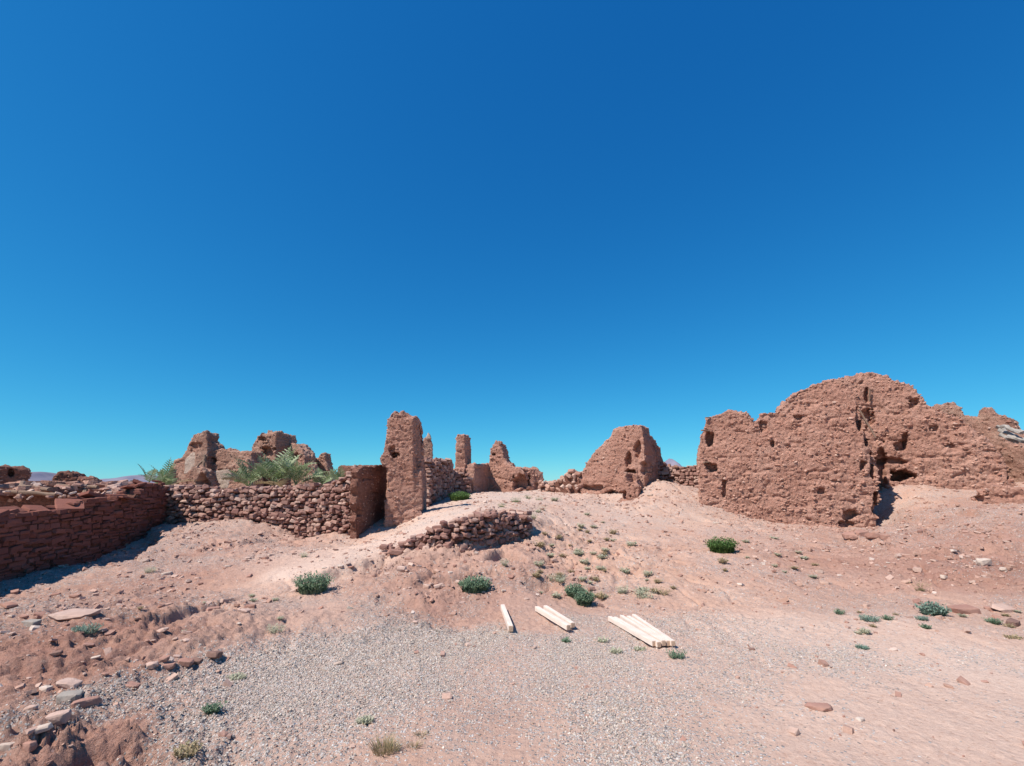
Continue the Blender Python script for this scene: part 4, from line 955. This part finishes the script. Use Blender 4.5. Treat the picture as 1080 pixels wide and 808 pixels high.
# ------------------------------------------------------------------ plants
def blades(n, spread, height, width, seed, droop=.5, up=.9, dome=False, segs=3, flat=.7, leaflets=0):
    r = np.random.default_rng(seed); V, Fc = [], []
    for i in range(n):
        a = r.uniform(0, 6.28); q = math.sqrt(r.random()); bx, by = math.cos(a)*q*spread*.75, math.sin(a)*q*spread*.75*flat
        out = q*up*(.75 if dome else 1)+r.normal(0, .16); h = height*r.uniform(.55, 1.05)*(1-.45*q*q if dome else 1-.2*q)
        aa = a+r.normal(0, .5); dx, dy = math.cos(aa), math.sin(aa); px, py = -dy, dx
        w = width*r.uniform(.6, 1.2); tw = r.uniform(-.7, .7)
        px, py = px*math.cos(tw)+dx*math.sin(tw), py*math.cos(tw)+dy*math.sin(tw)
        base = len(V); cx, cy, cz = bx, by, -.02
        lean = out*.6
        for k in range(segs+1):
            t = k/segs; ww = w*(1-t*.85)*.5
            x = cx+dx*lean*h*(t+droop*t*t*.6); y = cy+dy*lean*h*(t+droop*t*t*.6); z = cz+h*t*(1-droop*t*.35)
            V += [(x-px*ww, y-py*ww, z), (x+px*ww, y+py*ww, z)]
            if k: Fc.append((base+2*k-2, base+2*k-1, base+2*k+1, base+2*k))
            for l in range(leaflets if k else 0):
                la = r.uniform(0, 6.28); ll = width*r.uniform(1.5, 3.5); b2 = len(V)
                ex, ey, ez = math.cos(la)*ll*.7, math.sin(la)*ll*.7, ll*r.uniform(.3, .9)
                fx, fy = -math.sin(la)*ll*.22, math.cos(la)*ll*.22
                V += [(x, y, z), (x+ex*.5+fx, y+ey*.5+fy, z+ez*.5), (x+ex, y+ey, z+ez), (x+ex*.5-fx, y+ey*.5-fy, z+ez*.5)]
                Fc.append((b2, b2+1, b2+2, b2+3))
    return np.array(V), np.array(Fc)
def shrub(u, v, wp, hp, m, label, n=260, name='shrub', cat='shrub', group=None, width=.012, dome=True, leaflets=2, up=.9, mesh=None):
    """(u, v) = middle of the plant's foot in the photo; wp, hp = its size there"""
    q = hit(u, v); k = math.hypot(q[1], q[2]-CAMZ)/F*.98
    w, h = wp*k, hp*k
    if mesh is None:
        V, Fc = blades(n, w*.42, h*1.15, width, int(u*3+v*5), dome=dome, leaflets=leaflets, up=up)
        o = mesh_np(name, V, Fc, M[m], smooth=False)
    else:
        o = bpy.data.objects.new(name, mesh); C.objects.link(o); o.scale = (w, w, h); o.rotation_euler.z = random.uniform(0, 6.28)
    o.location = (q[0], q[1]+(w*.2 if mesh is None else 0), gz(q[0], q[1]+(w*.2 if mesh is None else 0)))
    tag(o, label, cat, group); return o
shrub(326, 627, 42, 20, 'shrub', 'dark green upright shrub on the lower side of the path', 620, width=.017, leaflets=1)
shrub(500, 627, 40, 14, 'shrub', 'round green shrub on the middle bank with white stones behind it', 560, width=.017, leaflets=1)
shrub(607, 631, 18, 14, 'shrub', 'upper left half of the slanting green shrub above the timbers', 420)
shrub(617, 640, 18, 15, 'shrub', 'lower right half of the slanting green shrub above the timbers', 420)
shrub(765, 584, 34, 16, 'greenshrub', 'bright green dome shaped shrub below the largest mud wall', 900, width=.014)
shrub(990, 651, 26, 15, 'bluegreen', 'pale blue green shrub at the foot of the right bank', 420)
shrub(484, 528, 30, 9, 'greenshrub', 'green bush on the path beside the tall pillar shadow', 600, width=.02)
tufts = [(85, 666, 30, 7, 'bluegreen', 'wide grey green tuft below the flat pale slab'), (156, 605, 12, 6, 'sage', 'grey tuft below the corner of the two left walls'), (288, 668, 17, 9, 'sage', 'spiky grey tuft above the gravel at left'),
 (247, 717, 20, 5, 'sage', 'flat grey tuft at the left edge of the gravel'), (222, 754, 14, 9, 'shrub', 'small green tuft in the gravel at left'), (384, 764, 16, 5, 'sage', 'thin grey tuft in the gravel, above the straw clump'),
 (715, 695, 17, 8, 'shrub', 'green tuft at the near end of the five timbers'), (676, 686, 12, 4, 'sage', 'flat tuft beside the near left of the five timbers'), (650, 690, 10, 5, 'sage', 'grey tuft left of the five timbers, on the gravel'), (597, 678, 7, 5, 'shrub', 'tiny green tuft below the pair of timbers'), (636, 678, 9, 5, 'sage', 'tiny tuft between the pair and the five timbers'),
 (921, 656, 22, 7, 'bluegreen', 'blue green tuft on the roadside left of the pale shrub'), (887, 648, 10, 6, 'shrub', 'small round green tuft on the roadside, farthest left of its row'), (938, 654, 10, 5, 'shrub', 'green tuft just left of the pale shrub'), (975, 655, 12, 4, 'bluegreen', 'low tuft touching the left of the pale shrub'),
 (1052, 660, 16, 5, 'shrub', 'green tuft in the stones at the right edge'), (912, 685, 14, 4, 'bluegreen', 'flat tuft on the bare ground below the roadside row'), (1072, 674, 18, 4, 'straw', 'straw tuft at the right edge on the road'), (978, 664, 10, 4, 'shrub', 'small low tuft below the pale shrub'),
 (681, 631, 20, 11, 'sage', 'largest sage tuft on the slope above the five timbers'), (657, 627, 12, 8, 'sage', 'sage tuft left of the largest one above the timbers'), (699, 628, 18, 8, 'straw', 'dry brown tuft right of the largest sage tuft'), (588, 616, 24, 7, 'sage', 'wide sage tuft above the slanting shrub'), (544, 530, 14, 6, 'greenshrub', 'green tuft in the middle of the path crest'), (529, 535, 8, 5, 'greenshrub', 'small tuft at the top of the retaining wall side of the path'),
 (562, 549, 11, 7, 'sage', 'grey green tuft right of the retaining wall end'), (557, 526, 9, 5, 'greenshrub', 'left tuft at the crest below the collapsed rubble'), (569, 528, 11, 6, 'sage', 'right tuft at the crest below the collapsed rubble'), (572, 538, 9, 7, 'sage', 'grey tuft under the two crest tufts'), (532, 597, 6, 8, 'sage', 'thin grey tuft on the bank below the retaining wall end'),
 (320, 588, 8, 6, 'sage', 'thin tuft on the earth below the sunlit stone wall'), (972, 624, 8, 12, 'straw', 'tall dry stalks on the right bank'), (192, 802, 26, 9, 'straw', 'low straw clump at the bottom left on the earth')]
for u, v, w, h, m, lb in tufts: shrub(u, v, w, h, m, lb, n=int(70+w*5), name='grass_tuft', cat='tuft', width=.008, dome=False, leaflets=1)
shrub(404, 797, 30, 16, 'straw', 'largest dry straw clump in the gravel near the bottom', 260, name='straw_clump', cat='straw clump', dome=False, width=.006, leaflets=0)
shrub(436, 790, 13, 10, 'straw', 'smaller straw clump right of the largest one', 90, name='straw_clump', cat='straw clump', dome=False, width=.005, leaflets=0)
shrub(443, 779, 13, 8, 'straw', 'faint straw clump above and right of the largest one', 90, name='straw_clump', cat='straw clump', dome=False, width=.005, leaflets=0)
# repeated small scrub tufts on the slopes
protos = []
for i, mm in enumerate(['sage', 'straw', 'sage', 'straw', 'sage']):
    V, Fc = blades(60, .42, 1.0, .10, 900+i, dome=True, leaflets=1, flat=1)
    me = mesh_np('scrub_tuft', V, Fc, M[mm]); protos.append(me.data); bpy.data.objects.remove(me)
r_ = random.Random(5)
for label, grp, (u0, u1, v0, v1), n, (a_, b_) in [
    ('small dry scrub tuft on the stony slope between the path crest and the timbers', 'scrub tufts on the stony slope', (565, 715, 528, 632), 85, (4, 12)),
    ('small dry scrub tuft on the bare slope under the largest mud wall', 'scrub tufts under the largest mud wall', (735, 860, 565, 610), 14, (4, 10)),
    ('small scrub tuft on the left slope', 'scrub tufts on the left slope', (130, 300, 600, 680), 7, (3, 7)),
    ('small scrub tuft along the right roadside', 'scrub tufts along the right roadside', (900, 1075, 640, 672), 9, (4, 10))]:
    for k in range(n):
        u, v = r_.uniform(u0, u1), r_.uniform(v0, v1)
        if 'stony' in label and v > 545+(u-565)*.0+90: continue
        if 'stony' in label and u > 600 and v < 520+(u-600)*.8: continue
        w = r_.uniform(a_, b_)
        o = shrub(u, v, w, w*r_.uniform(.35, .6), None, label, name='scrub_tuft', cat='tuft', group=grp, mesh=r_.choice(protos))

# palms behind the sunlit stone wall
def palm(u, v, Y, wp, hp, nf, label, seed, dry=2):
    c = P(u, v, Y); k = Y/F; r = np.random.default_rng(seed)
    root = empty('date_palm', (c[0], c[1], gz(c[0], c[1]))); tag(root, label, 'palm', 'low date palms behind the stone wall')
    def fronds(n, m, nm, lo, hi):
        V, Fc = [], []
        for i in range(n):
            a = r.uniform(0, 6.28); e = r.uniform(lo, hi); L = hp*k*r.uniform(.95, 1.4); dx, dy = math.cos(a), math.sin(a)
            px, py = -dy, dx; K = 14; pts = []
            x = y = 0.; z = 0.; el = e
            for s in range(K+1):
                pts.append((x, y, z)); st = L/K
                x += dx*math.cos(el)*st; y += dy*math.cos(el)*st; z += math.sin(el)*st; el -= r.uniform(.8, 1.2)*(.045+.02*(1.4-e))
            tw = r.uniform(-.5, .5)
            for s in range(K):
                b = len(V); p0, p1 = pts[s], pts[s+1]; w = .022*(1-s/K*.8)
                V += [(p0[0]-px*w, p0[1]-py*w, p0[2]), (p0[0]+px*w, p0[1]+py*w, p0[2]), (p1[0]+px*w, p1[1]+py*w, p1[2]), (p1[0]-px*w, p1[1]-py*w, p1[2])]; Fc.append((b, b+1, b+2, b+3))
                if s < 3: continue
                for sd in (-1, 1):
                    for hh in (0,):
                        t = (s+hh)/K; ll = L*.27*math.sin(math.pi*min(1, .25+t*.8))*r.uniform(.8, 1.15)
                        bx, by, bz = [p0[j]+(p1[j]-p0[j])*hh for j in range(3)]
                        fx = px*sd*.75+dx*.5*math.cos(e); fy = py*sd*.75+dy*.5*math.cos(e); fz = .25+.35*sd*tw+.5*math.sin(e)*.6
                        nrm_ = math.sqrt(fx*fx+fy*fy+fz*fz); fx, fy, fz = fx/nrm_*ll, fy/nrm_*ll, fz/nrm_*ll
                        lw_ = .017; b = len(V)
                        V += [(bx-dx*lw_, by-dy*lw_, bz-lw_), (bx+dx*lw_, by+dy*lw_, bz+lw_), (bx+fx*.55+dx*lw_, by+fy*.55+dy*lw_, bz+fz*.55+lw_), (bx+fx, by+fy, bz+fz-ll*.12)]; Fc.append((b, b+1, b+2, b+3))
        o = mesh_np(nm, np.array(V), np.array(Fc), M[m], parent=root); o.location = (0, 0, c[2]-root.location.z); return o
    fronds(int(nf*.55), 'palm', 'fronds', .55, 1.45)
    if dry: fronds(dry, 'palmdry', 'dry_fronds', .1, .7)
    # stubby trunk
    h = c[2]-root.location.z+.15; V, Fc = [], []; n = 10; rows = 9
    for i in range(rows):
        rad = (.16+.05*(i % 2))*(1 if i < rows-1 else .5)
        for j in range(n): V.append((math.cos(j/n*6.283)*rad, math.sin(j/n*6.283)*rad, -.1+h*i/(rows-1)))
    for i in range(rows-1):
        for j in range(n): Fc.append((i*n+j, i*n+(j+1) % n, (i+1)*n+(j+1) % n, (i+1)*n+j))
    mesh_np('trunk', np.array(V), np.array(Fc), M['oldwood'], parent=root)
    return root
palm(288, 512, 18.0, 50, 42, 34, 'largest date palm clump with the highest fronds, centre of the row', 1)
palm(262, 514, 17.5, 40, 30, 24, 'spreading date palm left of the largest clump', 2)
palm(312, 513, 17.6, 40, 30, 24, 'spreading date palm right of the largest clump', 3)
palm(337, 514, 18.5, 30, 23, 16, 'small date palm left of the low dark mud wall', 4)
palm(358, 514, 18, 30, 23, 16, 'small date palm nearest the tallest pillar', 5)
palm(172, 516, 17.5, 30, 29, 18, 'upright green palm just right of the bare stalks at far left of the row', 6, dry=3)
palm(156, 513, 16.8, 16, 22, 4, 'thin nearly bare dry palm stalks at far left of the row', 7, dry=2)

# ------------------------------------------------------------------ world, sun
w = bpy.data.worlds.new('World'); scene.world = w; w.use_nodes = True; nt = w.node_tree; nt.nodes.clear()
out = nt.nodes.new('ShaderNodeOutputWorld'); bg = nt.nodes.new('ShaderNodeBackground'); sky = nt.nodes.new('ShaderNodeTexSky')
sky.sky_type = 'NISHITA'; sky.sun_disc = False
EL = R(53); SX, SY = -.81, -.586; az = math.atan2(SX, SY); EXPO = .40
sky.sun_elevation = EL; sky.sun_rotation = az % (2*math.pi)
sky.altitude = 1600; sky.air_density = 1.0; sky.dust_density = 0; sky.ozone_density = 4.0
sc_ = nt.nodes.new('ShaderNodeSeparateColor'); cb_ = nt.nodes.new('ShaderNodeCombineColor'); nt.links.new(sky.outputs[0], sc_.inputs[0])
for i_, (e_, k_) in enumerate(((1.45, .16), (.88, 1.2), (.58, 2.65))):   # the deep saturated blue of a phone camera's sky
    nt.links.new(mth(nt, 'MULTIPLY', mth(nt, 'POWER', sc_.outputs[i_], e_), k_), cb_.inputs[i_])
nt.links.new(cb_.outputs[0], bg.inputs[0]); bg.inputs[1].default_value = .1/2**EXPO
nt.links.new(bg.outputs[0], out.inputs[0])
sd = bpy.data.lights.new('sun', 'SUN'); sd.energy = 4.8; sd.angle = R(.53); sd.color = (1, .94, .86)
so = bpy.data.objects.new('sun', sd); C.objects.link(so)
S = Vector((SX*math.cos(EL), SY*math.cos(EL), math.sin(EL)))
so.rotation_euler = S.to_track_quat('Z', 'Y').to_euler(); so.location = (0, 0, 30)
scene.view_settings.view_transform = 'Standard'; scene.view_settings.look = 'None'; scene.view_settings.exposure = EXPO; scene.view_settings.gamma = 1
scene.cycles.max_bounces = 4
